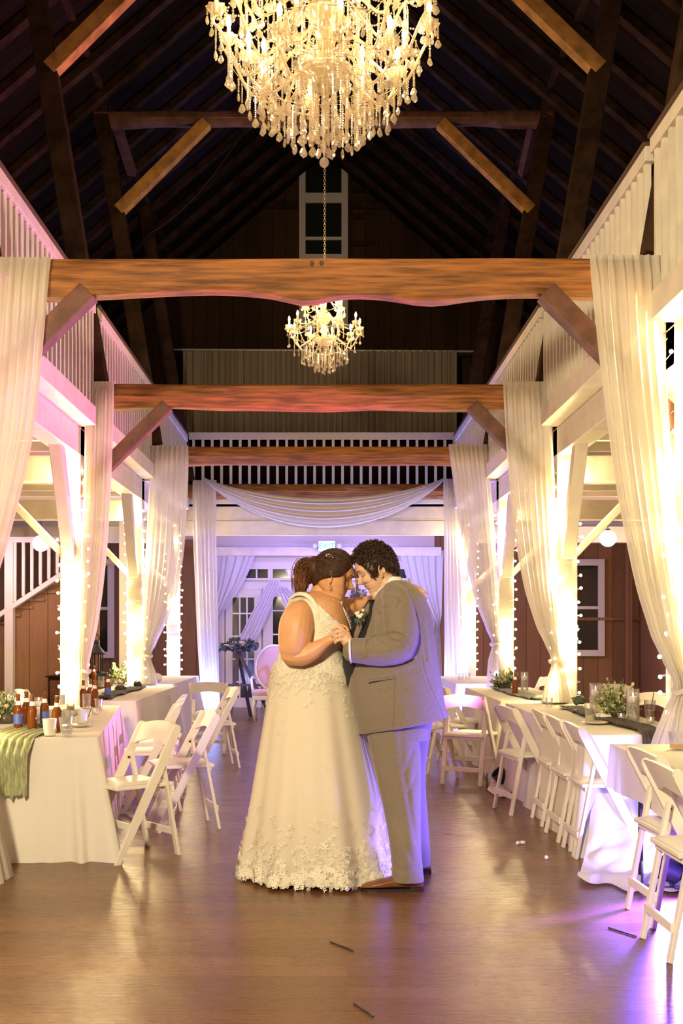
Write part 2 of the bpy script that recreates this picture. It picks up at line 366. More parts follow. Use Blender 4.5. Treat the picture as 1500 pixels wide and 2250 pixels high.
for s_, X, RX in ((-1, XL, -2.30), (1, XR, 2.17)):
    side = 'left' if s_ < 0 else 'right'
    mb = MB(); mb.rbox(X-.1, 1, 3.10, X+.1, YB-1.5, 3.37, .01); 
    solo('gallery_beam', mb, M_white, f'long white beam carrying the {side} gallery', 'beam', 'white gallery beams')
    mb = MB(); mb.box(min(s_*EX, X-s_*.1), 0, 3.37, max(s_*EX, X-s_*.1), YB, 3.43); gf = struct('trim_1' if s_ < 0 else 'trim_2', mb, M_white)
    y = 1.2
    while y < YB-.3:
        j = MB(); j.box(min(s_*EX, X+s_*.1), y, 3.2, max(s_*EX, X+s_*.1), y+.07, 3.37); j.build('joist', M_white, gf); y += .62
    for n in (0, 1, 2, 3):
        y0 = BY[n]+.05; y1 = BY[n]+S-.05
        nm = {0:'nearest, at the frame edge', 1:'between the first and second tie beams', 2:'between the second and third tie beams', 3:'beyond the third tie beam'}[n]
        t = thing('gallery_railing', f'white slatted {side} gallery railing {nm}', 'railing', (RX, (y0+y1)/2, 3.4), 0, f'railings of the {side} gallery')
        mb = MB(); mb.rbox(RX-.035, y0, 4.50, RX+.035, y1, 4.60, .006); mb.build('top_rail', M_white, t)
        mb = MB(); mb.box(RX-.05, y0, 4.60, RX+.05, y1, 4.625); mb.build('rail_cap', cap_m, t)
        mb = MB(); mb.rbox(min(X-s_*.1, RX-s_*.06), y0+.06, 3.375, max(X-s_*.1, RX-s_*.06), y1-.06, 3.56, .006); mb.build('bottom_rail', M_white, t)
        k = 24; 
        for i in range(k):
            y = y0+(y1-y0)*(i+.5)/k; mb = MB(); mb.box(RX-.022, y-.02, 3.56, RX+.022, y+.02, 4.5); mb.build('baluster', M_white, t)
# back gallery: floor, white fascia, railing
YG = 18.32
mb = MB(); mb.box(XL, YG, 3.37, XR, YB, 3.45); tr = struct('trim_3', mb, M_white)
q = MB(); q.rbox(XL+.1, YG-.06, 2.97, XR-.1, YG, 3.22, .008); q.rbox(XL+.1, YG-.05, 3.225, XR-.1, YG, 3.46, .008); q.build('fascia_board', M_white, tr)
q = MB(); q.rbox(XL+.1, YB-.55, 2.86, XR-.1, YB-.4, 3.03, .008); q.build('header_beam', M_white, tr)
t = thing('gallery_railing', 'white baluster railing across the end gallery', 'railing', (0, YG, 3.46))
mb = MB(); mb.rbox(-2.28, YG-.06, 3.5, 2.24, YG, 3.60, .006); mb.build('bottom_rail', M_whites, t)
mb = MB(); mb.rbox(-2.28, YG-.05, 4.58, 2.24, YG, 4.70, .006); mb.build('top_rail', M_whites, t)
for i in range(29):
    x = -2.2+4.36*i/28; mb = MB(); mb.box(x-.022, YG-.045, 3.6, x+.022, YG-.005, 4.58); mb.build('baluster', M_whites, t)
# roof frames: canted posts, collar and braces at bents 2,3,4
for n in (1, 2, 3, 4):
    d = BY[n]; nm = {1:'nearest', 2:'second', 3:'third', 4:'farthest'}[n]
    for s_ in (-1, 1):
        side = 'left' if s_ < 0 else 'right'; X0 = -2.26 if s_ < 0 else 2.2; X1 = -3.0 if s_ < 0 else 2.98
        mb = MB(); mb.bar((X0, d, 3.84), (X1, d, 8.45), .2, .17, up=(0,1,0), b=.008)
        solo('canted_post', mb, M_beamd, f'dark leaning roof post on the {side}, {nm} roof frame', 'post', 'leaning posts of the roof frames')
        if n in (2, 3):
            xa = (262-VX) if s_ < 0 else (1165-VX); xb = (458-VX) if s_ < 0 else (970-VX)
            k = BY[3]/F
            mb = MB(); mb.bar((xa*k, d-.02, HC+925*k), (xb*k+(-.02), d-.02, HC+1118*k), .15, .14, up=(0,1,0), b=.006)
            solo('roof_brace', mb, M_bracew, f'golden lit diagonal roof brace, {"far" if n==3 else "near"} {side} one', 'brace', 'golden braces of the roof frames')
    mb = noisy_beam('c', (-3.05, d, 8.235), (3.0, d, 8.235), .17, .17, M_beamd, 20+n, .02)
    if n < 4: solo('collar_beam', mb, M_brace, f'high cross beam of the {nm} roof frame' + (', behind the big chandelier' if n == 3 else ''), 'beam', 'high cross beams of the roof', True, angle=35)  # dim light on the collars is put in by the darker brace material
for s_ in (-1, 1):
    mb = MB(); mb.rbox(s_*2.98-.1, 1, 8.42, s_*2.98+.1, YB, 8.62, .01)
    solo('purlin', mb, M_beamd, f'long dark purlin under the {"left" if s_<0 else "right"} roof slope', 'beam')
for s_, a, b_ in ((-1, (256,275), (290,380)), (1, (1172,275), (1148,380))):
    mb = MB(); mb.bar(P(*a, 14.9), P(*b_, 16.2), .12, .1, up=(0,1,0)); solo('wind_brace', mb, M_brace, f'short dark strut beside the {"left" if s_<0 else "right"} leaning post', 'brace')
# rope hanging in the roof
pts = []
for i in range(25):
    t_ = i/24; x = 535+(320-535)*t_; y = 290+(520-290)*t_+28*sin(pi*t_)
    pts.append(P(x, y, 15.5))
mb = MB(); mb.tube(pts, .008, 6); solo('rope', mb, M_beamd, 'thin rope hanging in a curve under the left roof', 'rope', smooth=True)
# gallery drape on a pipe
dD = 20.6
t = thing('drape_rod', 'thin pale rod across the end gallery with a drape on it', 'rod', P(710, 770, dD))
mb = MB(); mb.tube([P(377,768,dD), P(1042,772,dD)], .02, 8); mb.build('rod', M_whites, t, True)
def drape(x0p, x1p, y0p, y1p, d, m, folds, amp, seed):
    a = P(x0p, y0p, d); b_ = P(x1p, y1p, d)
    def fn(u, v):
        x = a.x+(b_.x-a.x)*u; z = a.z+(b_.z-a.z)*v
        ph = u*folds*2*pi+3*noise.noise(Vector((u*5, seed, 0)))
        return (x, d-.03+amp*sin(ph)+amp*.6*sin(ph*2.3+1), z)
    return MB().grid(fn, 260, 8)
dd = [(402, 560), (556, 700), (697, 860), (855, 1003)]
for i, (a_, b_) in enumerate(dd):
    o = solo('gallery_drape', drape(a_, b_, 772, 958, dD, M_sheerb, 9, .025, i*3.3), mat('grey brown sheer', (.34,.27,.2), .9) if i == 0 else bpy.data.materials['grey brown sheer'],
      ['leftmost panel of the dim drape on the end gallery', 'second panel of the dim gallery drape from the left', 'third panel of the dim gallery drape, behind the small chandelier', 'rightmost panel of the dim drape on the end gallery'][i], 'drape', 'panels of the dim gallery drape', True)
# ------------------------------------------------------------------ end wall: doors, transoms, drapes
dW = YB-.02
def pxwin(name, x0p, x1p, y0p, y1p, cols, rows, d=dW, fr=.05, mun=.03, glass=M_glass, sill=False):
    return window(name, xx(x0p,d), xx(x1p,d), zz(y1p,d), zz(y0p,d), d-.03, cols, rows, fr, mun, glass=glass, sill=sill)
pxwin('window_2', 534, 594, 1234, 1276, 2, 1); pxwin('window_3', 594, 760, 1234, 1276, 4, 1); pxwin('window_4', 760, 900, 1234, 1276, 3, 1)
pxwin('door_1', 496, 574, 1298, 1548, 3, 5, fr=.14)
for nm, a_, b_ in (('door_2', 578, 712), ('door_3', 714, 848)):
    w_ = pxwin(nm, a_, b_, 1290, 1550, 3, 5, fr=.2)
    h_ = MB(); xk = xx(b_-6 if nm == 'door_2' else a_+6, dW); h_.bar((xk, dW-.13, .98), (xk, dW-.13, 1.12), .02, .02); h_.bar((xk, dW-.13, 1.05), (xk, dW-.08, 1.05), .015, .015); h_.build('door_handle', M_metal, w_)
pxwin('door_4', 852, 930, 1298, 1548, 3, 5, fr=.14)
mb = MB(); mb.rbox(xx(480,dW), dW-.09, 0, xx(494,dW), dW, 2.62, .01); struct('trim_4', mb, M_whites)
mb = MB(); mb.rbox(xx(480,dW), dW-.1, 2.62, xx(950,dW), dW, 2.78, .01); struct('trim_5', mb, M_whites)
# aisle windows in the end wall
pxwin('window_5', 1250, 1326, 1229, 1442, 1, 2, YB-.02, .13, .06)
pxwin('window_6', 205, 252, 1228, 1446, 1, 2, YB-.02, .13, .06)
pxwin('window_7', 122, 158, 1318, 1446, 1, 1, YB-.02, .1, .06)
mb = MB(); d = 21.8; mb.rbox(xx(1372,d), d-.1, 0, xx(1386,d), d, 3.1, .01); solo('wall_stud', mb, M_barn, 'weathered upright stud on the brown wall right of the window', 'post')
mb = MB(); d = 21.88; mb.box(xx(1195,d), d, zz(1360,d)-.03, xx(1440,d), d+.06, zz(1360,d)+.03); struct('trim_6', mb, M_barn)
mb = MB(); d = 16.0; mb.rbox(xx(263,d), d-.06, 0, xx(280,d), d+.06, 3.1, .01); solo('aisle_post', mb, M_whites, 'slim white post in the left aisle beside the far window', 'post')
# stair in the left aisle
d = 17.0
t = thing('stair_railing', 'white stair railing rising towards the nave in the left aisle', 'railing', (xx(21,d), d, 0))
mb = MB(); mb.rbox(xx(12,d), d-.07, 0, xx(31,d), d+.07, zz(1185,d), .01); mb.build('newel_post', M_whites, t)
sl = lambda xp: 1352-(xp)*.66
for k in range(-4, 9):
    xp = 33+k*18.6
    if xp > 150: break
    mb = MB(); mb.box(xx(xp,d)-.022, d-.02, zz(sl(xp)-8,d), xx(xp,d)+.022, d+.02, zz(1192,d) if xp > 0 else zz(sl(xp)-140,d)); mb.build('baluster', M_whites, t)
mb = MB(); mb.bar(P(-75, sl(-75), d), P(215, sl(215)+.0, d), .07, .15, up=(0,1,0)); mb.build('stringer', M_whites, t)
mb = MB(); mb.rbox(xx(-75,d), d-.05, zz(1192,d), xx(215,d), d+.05, zz(1180,d), .006); mb.build('upper_rail', M_whites, t)
tb = thing('staircase', 'brown wooden steps behind the white stair railing', 'stairs', (xx(60,d), d+.6, 0))
for k in range(11):
    xp = -75+k*26; z = zz(sl(xp),d); mb = MB(); mb.box(xx(xp,d), d+.06, z-.03, xx(xp,d)+.28, d+1.0, z+.01); mb.build('tread', M_barn, tb)
mb = MB(); mb.poly([(xx(-75,d), 0), (xx(215,d), 0), (xx(215,d), zz(sl(215),d)-.06), (xx(-75,d), zz(sl(-75),d)-.06)], d+.1, d+.14); mb.build('under_stair_boards', M_barn, tb)
# exit sign
t = thing('exit_sign', 'lit green exit sign hanging above the doors', 'sign', P(717, 1212, 21.3))
d = 21.3; M_exit = mat('exit face', (.5,.9,.75), .4, emit=(.45,.95,.75), estr=1.1); M_exl = mat('exit letters', (.0,.3,.15), .4, emit=(.0,.55,.25), estr=.8)
mb = MB(); mb.rbox(xx(699,d), d, zz(1212,d), xx(736,d), d+.06, zz(1188,d), .005); mb.build('housing', M_whites, t)
mb = MB(); mb.box(xx(701,d), d-.005, zz(1210.5,d), xx(734,d), d, zz(1189.5,d)); mb.build('face', M_exit, t)
cu = bpy.data.curves.new('lettering', 'FONT'); cu.body = 'EXIT'; cu.size = .15; cu.extrude = .002; cu.align_x = 'CENTER'; cu.align_y = 'CENTER'
_o = bpy.data.objects.new('tmp_text', cu); COL.objects.link(_o)
_me = bpy.data.meshes.new_from_object(_o.evaluated_get(bpy.context.evaluated_depsgraph_get())); bpy.data.objects.remove(_o)
_me.transform(Matrix.Translation(Vector((xx(717.5,d), d-.009, zz(1200,d)))-t.location) @ Matrix.Rotation(pi/2, 4, 'X')); _me.materials.clear(); _me.materials.append(M_exl)
o = bpy.data.objects.new('lettering', _me); COL.objects.link(o); o.parent = t
for xq in (745, 691):
    mb = MB(); mb.ell((xx(xq,d), d, zz(1200,d)), (.05,.04,.06)); mb.build('emergency_lamp', M_whites, t, True)
# globes
M_globe = mat('opal globe', (.85,.78,.78), .3, emit=(1,.8,.85), estr=.35)
for px, py, lab in ((90, 1194, 'white globe pendant in the left aisle by the stair'), (1335, 1183, 'white globe pendant in the right aisle above the window')):
    c = P(px, py, 16.6); t = thing('globe_pendant', lab, 'pendant lamp', c, 0, 'globe pendants')
    mb = MB(); mb.ell(c, .128, 24, 16); mb.build('globe', M_globe, t, True)
    mb = MB(); mb.tube([c+Vector((0,0,.12)), Vector((c.x, c.y, 3.36))], .006, 6); mb.build('cord', M_black, t)
    mb = MB(); mb.lathe([(.0,.12),(.04,.12),(.035,.145),(0,.15)], 12, Matrix.Translation(c)); mb.build('cap', M_metal, t)
# ------------------------------------------------------------------ curtains
def curtain(d, rows, folds=9, amp=.05, tie=None, seed=0, n=150):
    """rows: (py, xl, xr) outline in the plane d; gathered where it is narrow"""
    rows = sorted(rows); wmax = max(r[2]-r[1] for r in rows)
    def ev(y, k):
        for i in range(len(rows)-1):
            if rows[i][0] <= y <= rows[i+1][0]:
                t = (y-rows[i][0])/(rows[i+1][0]-rows[i][0]); 
                p = [rows[max(0,min(len(rows)-1,i+j))][k] for j in (-1,0,1,2)]
                return .5*((2*p[1])+(-p[0]+p[2])*t+(2*p[0]-5*p[1]+4*p[2]-p[3])*t*t+(-p[0]+3*p[1]-3*p[2]+p[3])*t**3)
        return rows[-1][k]
    ya, yb = rows[0][0], rows[-1][0]
    def fn(u, v):
        y = ya+(yb-ya)*v; l = ev(y,1); r = ev(y,2); wd = max(r-l, 4)
        g_ = 1-wd/wmax
        uu = u+.025*noise.noise(Vector((u*6, v*2, seed)))
        c = P(l+wd*u, y, d)
        ph = uu*folds*2*pi+seed
        a = amp*(.55+.5*g_)*(1 if v > .02 else .4)
        dy = a*sin(ph)+a*.45*sin(ph*1.7+1.3+v*2)
        zz_ = c.z
        if v >= .999: zz_ = max(.012, zz_)
        return (c.x+.35*a*cos(ph)*(1-g_), d+dy, zz_)
    return MB().grid(fn, n, 70)
def tie_band(px, py, d, w_, m, lab_side):
    c = P(px, py, d); mb = MB()
    pts = [c+Vector((w_*cos(a), .07*sin(a), .01*sin(3*a))) for a in [2*pi*k/20 for k in range(20)]]
    mb.tube(pts, .016, 8, closed=True)
    return mb
cur = [
 (1, 'right', [(560,1296,1455),(640,1303,1457),(720,1311,1459),(860,1326,1468),(1000,1344,1478),(1100,1360,1486),(1200,1380,1492),(1300,1403,1500),(1400,1434,1508),(1460,1462,1514),(1500,1482,1516),(1515,1484,1516),(1560,1462,1524),(1640,1432,1540),(1760,1420,1560),(1960,1416,1580)]),
 (1, 'left', [(565,-40,113),(640,-40,107),(740,-45,98),(850,-50,88),(960,-60,74),(1060,-70,52),(1160,-80,26),(1260,-95,-4),(1360,-115,-42),(1440,-120,-80),(1470,-120,-88),(1520,-130,-70),(1640,-150,-50),(1940,-160,-30)]),
 (2, 'right', [(838,1105,1207),(920,1108,1210),(1000,1113,1216),(1100,1122,1220),(1200,1134,1224),(1300,1153,1226),(1380,1178,1230),(1430,1202,1234),(1450,1211,1236),(1462,1211,1236),(1500,1196,1248),(1560,1186,1262),(1660,1180,1270),(1750,1178,1275)]),
 (2, 'left', [(838,190,250),(920,188,249),(1000,186,246),(1100,184,242),(1200,180,236),(1300,176,226),(1380,172,214),(1440,172,200),(1472,174,194),(1484,174,194),(1510,170,202),(1560,166,212),(1745,160,220)]),
 (3, 'right', [(976,984,1070),(1060,994,1076),(1150,1007,1084),(1250,1026,1090),(1330,1046,1094),(1390,1070,1098),(1412,1080,1100),(1422,1080,1100),(1450,1072,1106),(1500,1068,1112),(1600,1064,1116)]),
 (3, 'left', [(979,328,413),(1060,326,412),(1140,322,408),(1220,318,402),(1300,313,388),(1370,310,364),(1420,310,340),(1438,311,331),(1450,311,331),(1480,306,342),(1530,302,350),(1608,298,354)]),
 (4, 'right', [(1052,974,1012),(1100,975,1013),(1200,976,1016),(1300,976,1022),(1400,977,1026),(1500,976,1030),(1560,976,1032)]),
 (4, 'left', [(1055,424,476),(1100,424,476),(1200,426,476),(1300,430,478),(1400,434,480),(1500,440,482),(1560,442,484)]),
]
ordn = {1:'nearest', 2:'second', 3:'third', 4:'farthest'}
for n, side, rows in cur:
    d = BY[n]-(.16 if n < 4 else .2)
    o = solo('curtain', curtain(d, rows, 8 if n < 4 else 6, .038 if n == 1 else .04, seed=n*2.1+(side == 'left')), M_sheer,
      f'ivory voile curtain on the {side} tied back to the {ordn[n]} white post' if n < 4 else f'straight ivory curtain hanging on the {side} at the farthest tie beam', 'curtain', 'ivory curtains of the tie beams', True)
    if n < 4:
        i = min(range(len(rows)), key=lambda k: rows[k][2]-rows[k][1]); y, l, r = rows[i]
        b_ = tie_band((l+r)/2, y+4, d, (r-l)/F*d*.5+.015, M_sheer, side); b_.build('tie_band', M_sheer, o, True)
        o.children[-1].location = (0,0,0)
# the curtain's folded-over top, in front of the beam, is thicker: a hem band
# swag between the farthest posts
def swag(y0, sagc, wid, seed, dpt):
    def fn(u, v):
        x = 450+(975-450)*u; s_ = 4*u*(1-u)
        top = 1050+ (sagc-1050)*s_**.85; bot = top+6+wid*s_**.9
        y = top+(bot-top)*v
        c = P(x, y, dpt); return (c.x, dpt-.06+.05*sin(v*4*2*pi+seed)*s_+.02*sin(v*23), c.z)
    return MB().grid(fn, 70, 60)
mb = swag(1048, 1096, 58, 0, BY[4]-.2); 
solo('swag', mb, M_swag, 'draped swag of ivory cloth between the farthest posts', 'drape', smooth=True)
# wall drapes beside the doors
M_lav = cloth('white voile of the doors', (.80,.78,.85), .25, .1)
for lab, d, rows in (('white drape left of the doors, gathered against the wall', 21.5, [(1209,458,562),(1240,459,552),(1280,460,534),(1320,462,508),(1350,464,488),(1374,468,476),(1384,468,476),(1420,468,480),(1480,470,482),(1560,472,486)]),
                     ('white drape right of the doors, gathered against the wall', 21.5, [(1209,876,974),(1240,884,973),(1280,896,972),(1320,916,971),(1350,938,970),(1374,956,966),(1384,956,966),(1420,952,968),(1480,948,970),(1560,944,972)]),
                     ('long white sash hanging diagonally over the glazed door', 21.25, [(1275,590,614),(1300,578,606),(1330,562,596),(1360,546,584),(1385,534,574),(1405,524,560),(1414,524,540)]),
                     ('white sash crossing in front of the middle doors', 21.3, [(1290,612,630),(1310,616,650),(1330,622,672),(1350,634,690)])):
    solo('wall_drape', curtain(d, rows, 6, .03, seed=len(lab), n=90), M_lav, lab, 'drape', 'drapes around the doors', True)
# ------------------------------------------------------------------ fairy lights
M_bulb = mat('fairy bulb', (1,.9,.7), .4, emit=(1,.86,.55), estr=14); M_bulb.cycles.emission_sampling = 'NONE'
M_wire = mat('clear wire', (.55,.5,.4), .4)
bulb_me = MB().ell((0,0,0), .0145, 8, 6); bulb0 = None
def fairy(X, Y, z0, z1, lab, n, seed, power):
    rr = random.Random(seed); t = thing('string_lights', lab, 'string lights', (X, Y, z0), 0, 'fairy lights around the posts')
    global bulb0
    pts = []; turns = (z1-z0)/.13; h = .118; steps = int(turns*8)
    for i in range(steps+1):
        a = i/8*2*pi; z = z0+(z1-z0)*i/steps
        c, s_ = cos(a), sin(a); k = h/max(abs(c), abs(s_)); pts.append(Vector((X+c*k, Y+s_*k, z)))
    mb = MB(); mb.tube(pts, .0022, 4); mb.build('wire', M_wire, t)
    for i in range(n):
        q = (i+rr.uniform(-.3,.3))/n*steps; q = max(0, min(steps-1e-3, q)); a = pts[int(q)].lerp(pts[int(q)+1], q-int(q))
        out = Vector((a.x-X, a.y-Y, 0)).normalized()*rr.uniform(.008, .03)
        if bulb0 is None:
            bulb0 = bulb_me.build('bulb', M_bulb, None, True); b_ = bulb0
        else: b_ = bulb0.copy(); COL.objects.link(b_)
        b_.parent = t; b_.location = a+out+Vector((0,0,rr.uniform(-.01,.01)))-t.location
    m = 9
    for i in range(m):
        z = z0+(z1-z0)*(i+.5)/m; a = rr.choice([(-1,-.6),(1,-.6),(-.3,-1),(.3,-1),(0,-1)])
        o = light('POINT', (X+a[0]*.15, Y+a[1]*.15, z+rr.uniform(-.05,.05)), power*K_FAIRY/m, FAIRY, .02, parent=t)
for n in (1, 2, 3, 4):
    for s_, X in ((-1, XL), (1, XR)):
        side = 'left' if s_ < 0 else 'right'
        fairy(X, BY[n], .75, 3.3 if n == 1 else 3.0, f'warm fairy lights wound round the {ordn[n]} {side} post', 64 if n < 3 else 52, n*10+s_, {1: 85, 2: 75, 3: 70, 4: 45}[n])

# the hall was laid out from lines of the picture; bring it to the measured size (posts 6.5 m away) about the eye point
KS = .9; _eye = Vector((0, 0, HC)); _done = set()
def _wz(o):
    z = 0
    while o: z += o.location.z; o = o.parent
    return z
_new = [o for o in bpy.data.objects if o not in N0]
_oz = {o.name: _wz(o) for o in _new}
for o in _new:
    if o.parent is None: o.location = _eye+(o.location-_eye)*KS
    else: o.location = o.location*KS
for o in _new:
    if o.type == 'MESH' and o.data.name not in _done:
        _done.add(o.data.name); z0 = _oz[o.name]; z1 = _wz(o)
        for v in o.data.vertices:
            fl = z0+v.co.z < .03; wz = z0+v.co.z; v.co = v.co*KS
            if fl: v.co.z = wz-z1
    elif o.type == 'FONT': o.data.size *= KS; o.data.extrude *= KS
    elif o.type == 'LIGHT': o.data.energy *= 1.0
    if o.rotation_euler.x and o.type == 'FONT': pass
BY = {n: v*KS for n, v in BY.items()}; XL *= KS; XR *= KS; YB *= KS
# LED washers
for i, (loc, aim, e, c, cone) in enumerate(LEDS[:8]):
    lab = ['black floor uplight under the near right table','black floor uplight beneath the chairs at the right edge','black floor uplight between chairs of the right tables','black floor uplight at the third right post',
           'black floor uplight at the second left post','black floor uplight at the third left post','black floor uplight beside the farthest left curtain','black floor uplight beside the farthest right curtain'][i]
    t = thing('floor_uplight', lab, 'lamp', (loc[0], loc[1], 0), 0, 'floor uplights')
    dr = (Vector(aim)-Vector(loc)).normalized(); M = dr.to_track_quat('Z','Y').to_matrix().to_4x4(); M.translation = Vector(loc)-dr*.12
    mb = MB(); mb.lathe([(.03,-.02),(.06,0),(.065,.08),(.065,.1),(.055,.1),(.05,.06),(.0,.06)], 16, M, False); mb.build('housing', M_black, t, True, angle=40)
    mb = MB(); mb.bar((loc[0]-.08, loc[1], .012), (loc[0]+.08, loc[1], .012), .08, .016); mb.bar((loc[0]-.075, loc[1], .01), (loc[0]-.075, loc[1], .15), .02, .008); mb.bar((loc[0]+.075, loc[1], .01), (loc[0]+.075, loc[1], .15), .02, .008); mb.build('yoke', M_black, t)
# ================================================================== furniture
M_chair = mat('white resin chair', (.82,.77,.71), .38, vary=.03)
M_linen = mat('ivory table linen', (.86,.81,.72), .75, bump=.15, bscale=300, sheen=.2)
M_cu = cloth('white table linen', (.88,.84,.78), .2, 0, .25, 60)
TH = .72
def T(px, py):      # point on a table top seen at that place of the picture
    d = F*(HC-TH)/(py-VY); return Vector(((px-VX)/F*d, d, TH+.006))
def G(px, py):      # point on the floor
    d = F*HC/(py-VY); return Vector(((px-VX)/F*d, d, 0))
def fill(mb_pts_outer, y0, y1): pass
def make_chair():
    t = thing('folding_chair', 'x', 'chair', (0,0,0), 0, 'white folding chairs')
    L_ = lambda z: .205-.42*z/.80         # y of the long leg line
    for s_ in (-1, 1):
        x = s_*.205; mb = MB()
        a = Vector((x, L_(0), 0)); b_ = Vector((x, L_(.79), .79)); dr = (b_-a).normalized(); nrm = Vector((0, dr.z, -dr.y))
        ring = []
        for (tt, hw) in ((0,.02),(.3,.026),(.55,.027),(.78,.025),(.80,.021),(.812,.013),(.816,.004)):
            p = a+dr*tt*1.13*.985
            p = a+(b_-a)*(tt/.816)
            ring.append([p+nrm*hw+Vector((-.011,0,0)), p+nrm*hw+Vector((.011,0,0)), p-nrm*hw+Vector((.011,0,0)), p-nrm*hw+Vector((-.011,0,0))])
        for q in ring[0]: q.z = 0
        mb.rings(ring); mb.build('leg', M_chair, t)
        x2 = s_*.178; mb = MB(); mb.bar((x2, -.225, 0), (x2, L_(.60)-.0, .60), .02, .038, up=(1,0,0), b=.004)
        for i, v in enumerate(mb.v): v.z = max(v.z, 0)
        lg = mb.build('leg', M_chair, t)
        mb = MB(); mb.lathe([(0,-.003),(.008,-.003),(.008,.003),(0,.003)], 10, Matrix.Translation((s_*.19, L_(.57)-.004, .57)) @ Matrix.Rotation(pi/2, 4, 'Y')); mb.build('pivot_bolt', M_metal, lg)
        lg.children[0].location = (0,0,0)
    # curved backrest with arched lower edge
    mb = MB(); n = 14; rings = []
    for i in range(n+1):
        u = -1+2*i/n; x = u*.196; zt = .782+.022*(1-u*u); zb = .655+.04*(1-u*u)
        bow = -.02*(1-u*u)
        yt = L_(zt)+bow; yb = L_(zb)+bow
        rings.append([Vector((x, yt-.011, zt)), Vector((x, yt+.011, zt)), Vector((x, yb+.011, zb)), Vector((x, yb-.011, zb))])
    mb.rings(rings); mb.build('backrest', M_chair, t, True, angle=50)
    # seat: pad and frame
    mb = MB(); mb.rbox(-.188, -.19, .425, .188, .20, .448, .006); mb.build('seat_frame', M_chair, t)
    mb = MB()
    def pad(u, v):
        x = -.172+.344*u; y = -.175+.36*v; e = min(u, 1-u, v, 1-v); return (x, y, .449+.014*min(1, e*9)**.5)
    mb.grid(pad, 12, 12); mb.build('seat', M_chair, t, True)
    for (y, z, h, xw) in ((-.163, .40, .05, .18), (-.213, .12, .04, .18)):
        mb = MB(); mb.rbox(-xw, y-.008, z, xw, y+.008, z+h, .003); mb.build('stretcher', M_chair, t)
    mb = MB(); mb.rbox(-.2, L_(.2)-.008, .18, .2, L_(.2)+.008, .222, .003); mb.build('stretcher', M_chair, t)
    return t
chair0 = make_chair(); used = []
def chair(x, y, deg, lab, group='white folding chairs', tilt=0):
    """deg: direction the sitter faces, 0 = towards +X, 90 = away from the camera"""
    c = chair0 if not used else copy_tree(chair0)
    used.append(c); c.location = (x, y, 0); c.rotation_euler = (0, 0, radians(deg-90)); c['label'] = lab; c['group'] = group; c['category'] = 'chair'
    return c
gL, gR = 'chairs along the left tables', 'chairs along the right tables'
chair(-1.18, 6.63, 220, 'nearest white folding chair on the left, angled towards the cloth corner', gL)
chair(-1.00, 7.62, 199, 'second white folding chair on the left, close behind the nearest one', gL)
chair(-1.34, 8.38, 190, 'third white folding chair on the left, back seen between neighbours', gL)
chair(-1.40, 9.02, 186, 'fourth white folding chair on the left, only its top showing', gL)
chair(-1.46, 9.62, 184, 'fifth white folding chair on the left, rounded top beside the second cloth', gL)
chair(-1.12, 11.02, 196, 'white folding chair on the left whose long upright crosses the broad back behind it', gL)
chair(-1.29, 12.35, 88, 'farthest left white folding chair, broad back square to the camera', gL)
chair(1.555, 8.27, 11, 'white folding chair fourth from the camera along the right table', gR)
chair(1.73, 7.78, 0, 'white folding chair third from the camera along the right table', gR)
chair(1.717, 7.2, 1, 'white folding chair second from the camera along the right table', gR)
chair(1.72, 6.69, 0, 'nearest chair of the row at the right table, beside the lit cloth corner', gR)
chair(1.31, 9.85, 61, 'white folding chair standing apart, its back to the camera, right of the groom', gR)
chair(1.12, 10.65, 22, 'white folding chair half hidden behind the groom', gR)
chair(1.42, 11.3, 5, 'far white folding chair at the second right table', gR)
chair(1.71, 5.17, 3, 'white folding chair behind the foreground one at the right edge', 'chairs at the right edge')
chair(1.63, 4.65, 1, 'big foreground white folding chair at the right edge', 'chairs at the right edge')
gO = 'chairs on the outer side of the tables'
chair(3.02, 11.4, 262, 'white chair with broad back beyond the right table, under the window', gO)
chair(2.85, 9.9, 215, 'white chair beyond the right table, left of the edge curtain', gO)
chair(3.2, 9.95, 190, 'white chair beyond the right table, partly behind the edge curtain', gO)
chair(2.65, 13.6, 205, 'white chair beyond the far right table, left of the second post', gO)
chair(2.2, 14.6, 210, 'small white chair beyond the farthest right table', gO) if False else None
chair(-2.75, 10.6, 2, 'white chair beyond the left tables, edge on beside the post', gO)
chair(-2.50, 9.4, 350, 'white chair with rounded upright behind the beer bottles', gO)
chair(-2.62, 8.85, 355, 'white chair behind the left table flowers', gO)
chair(-4.75, 14.6, 330, 'pale chair far in the left aisle at the picture edge', gO)

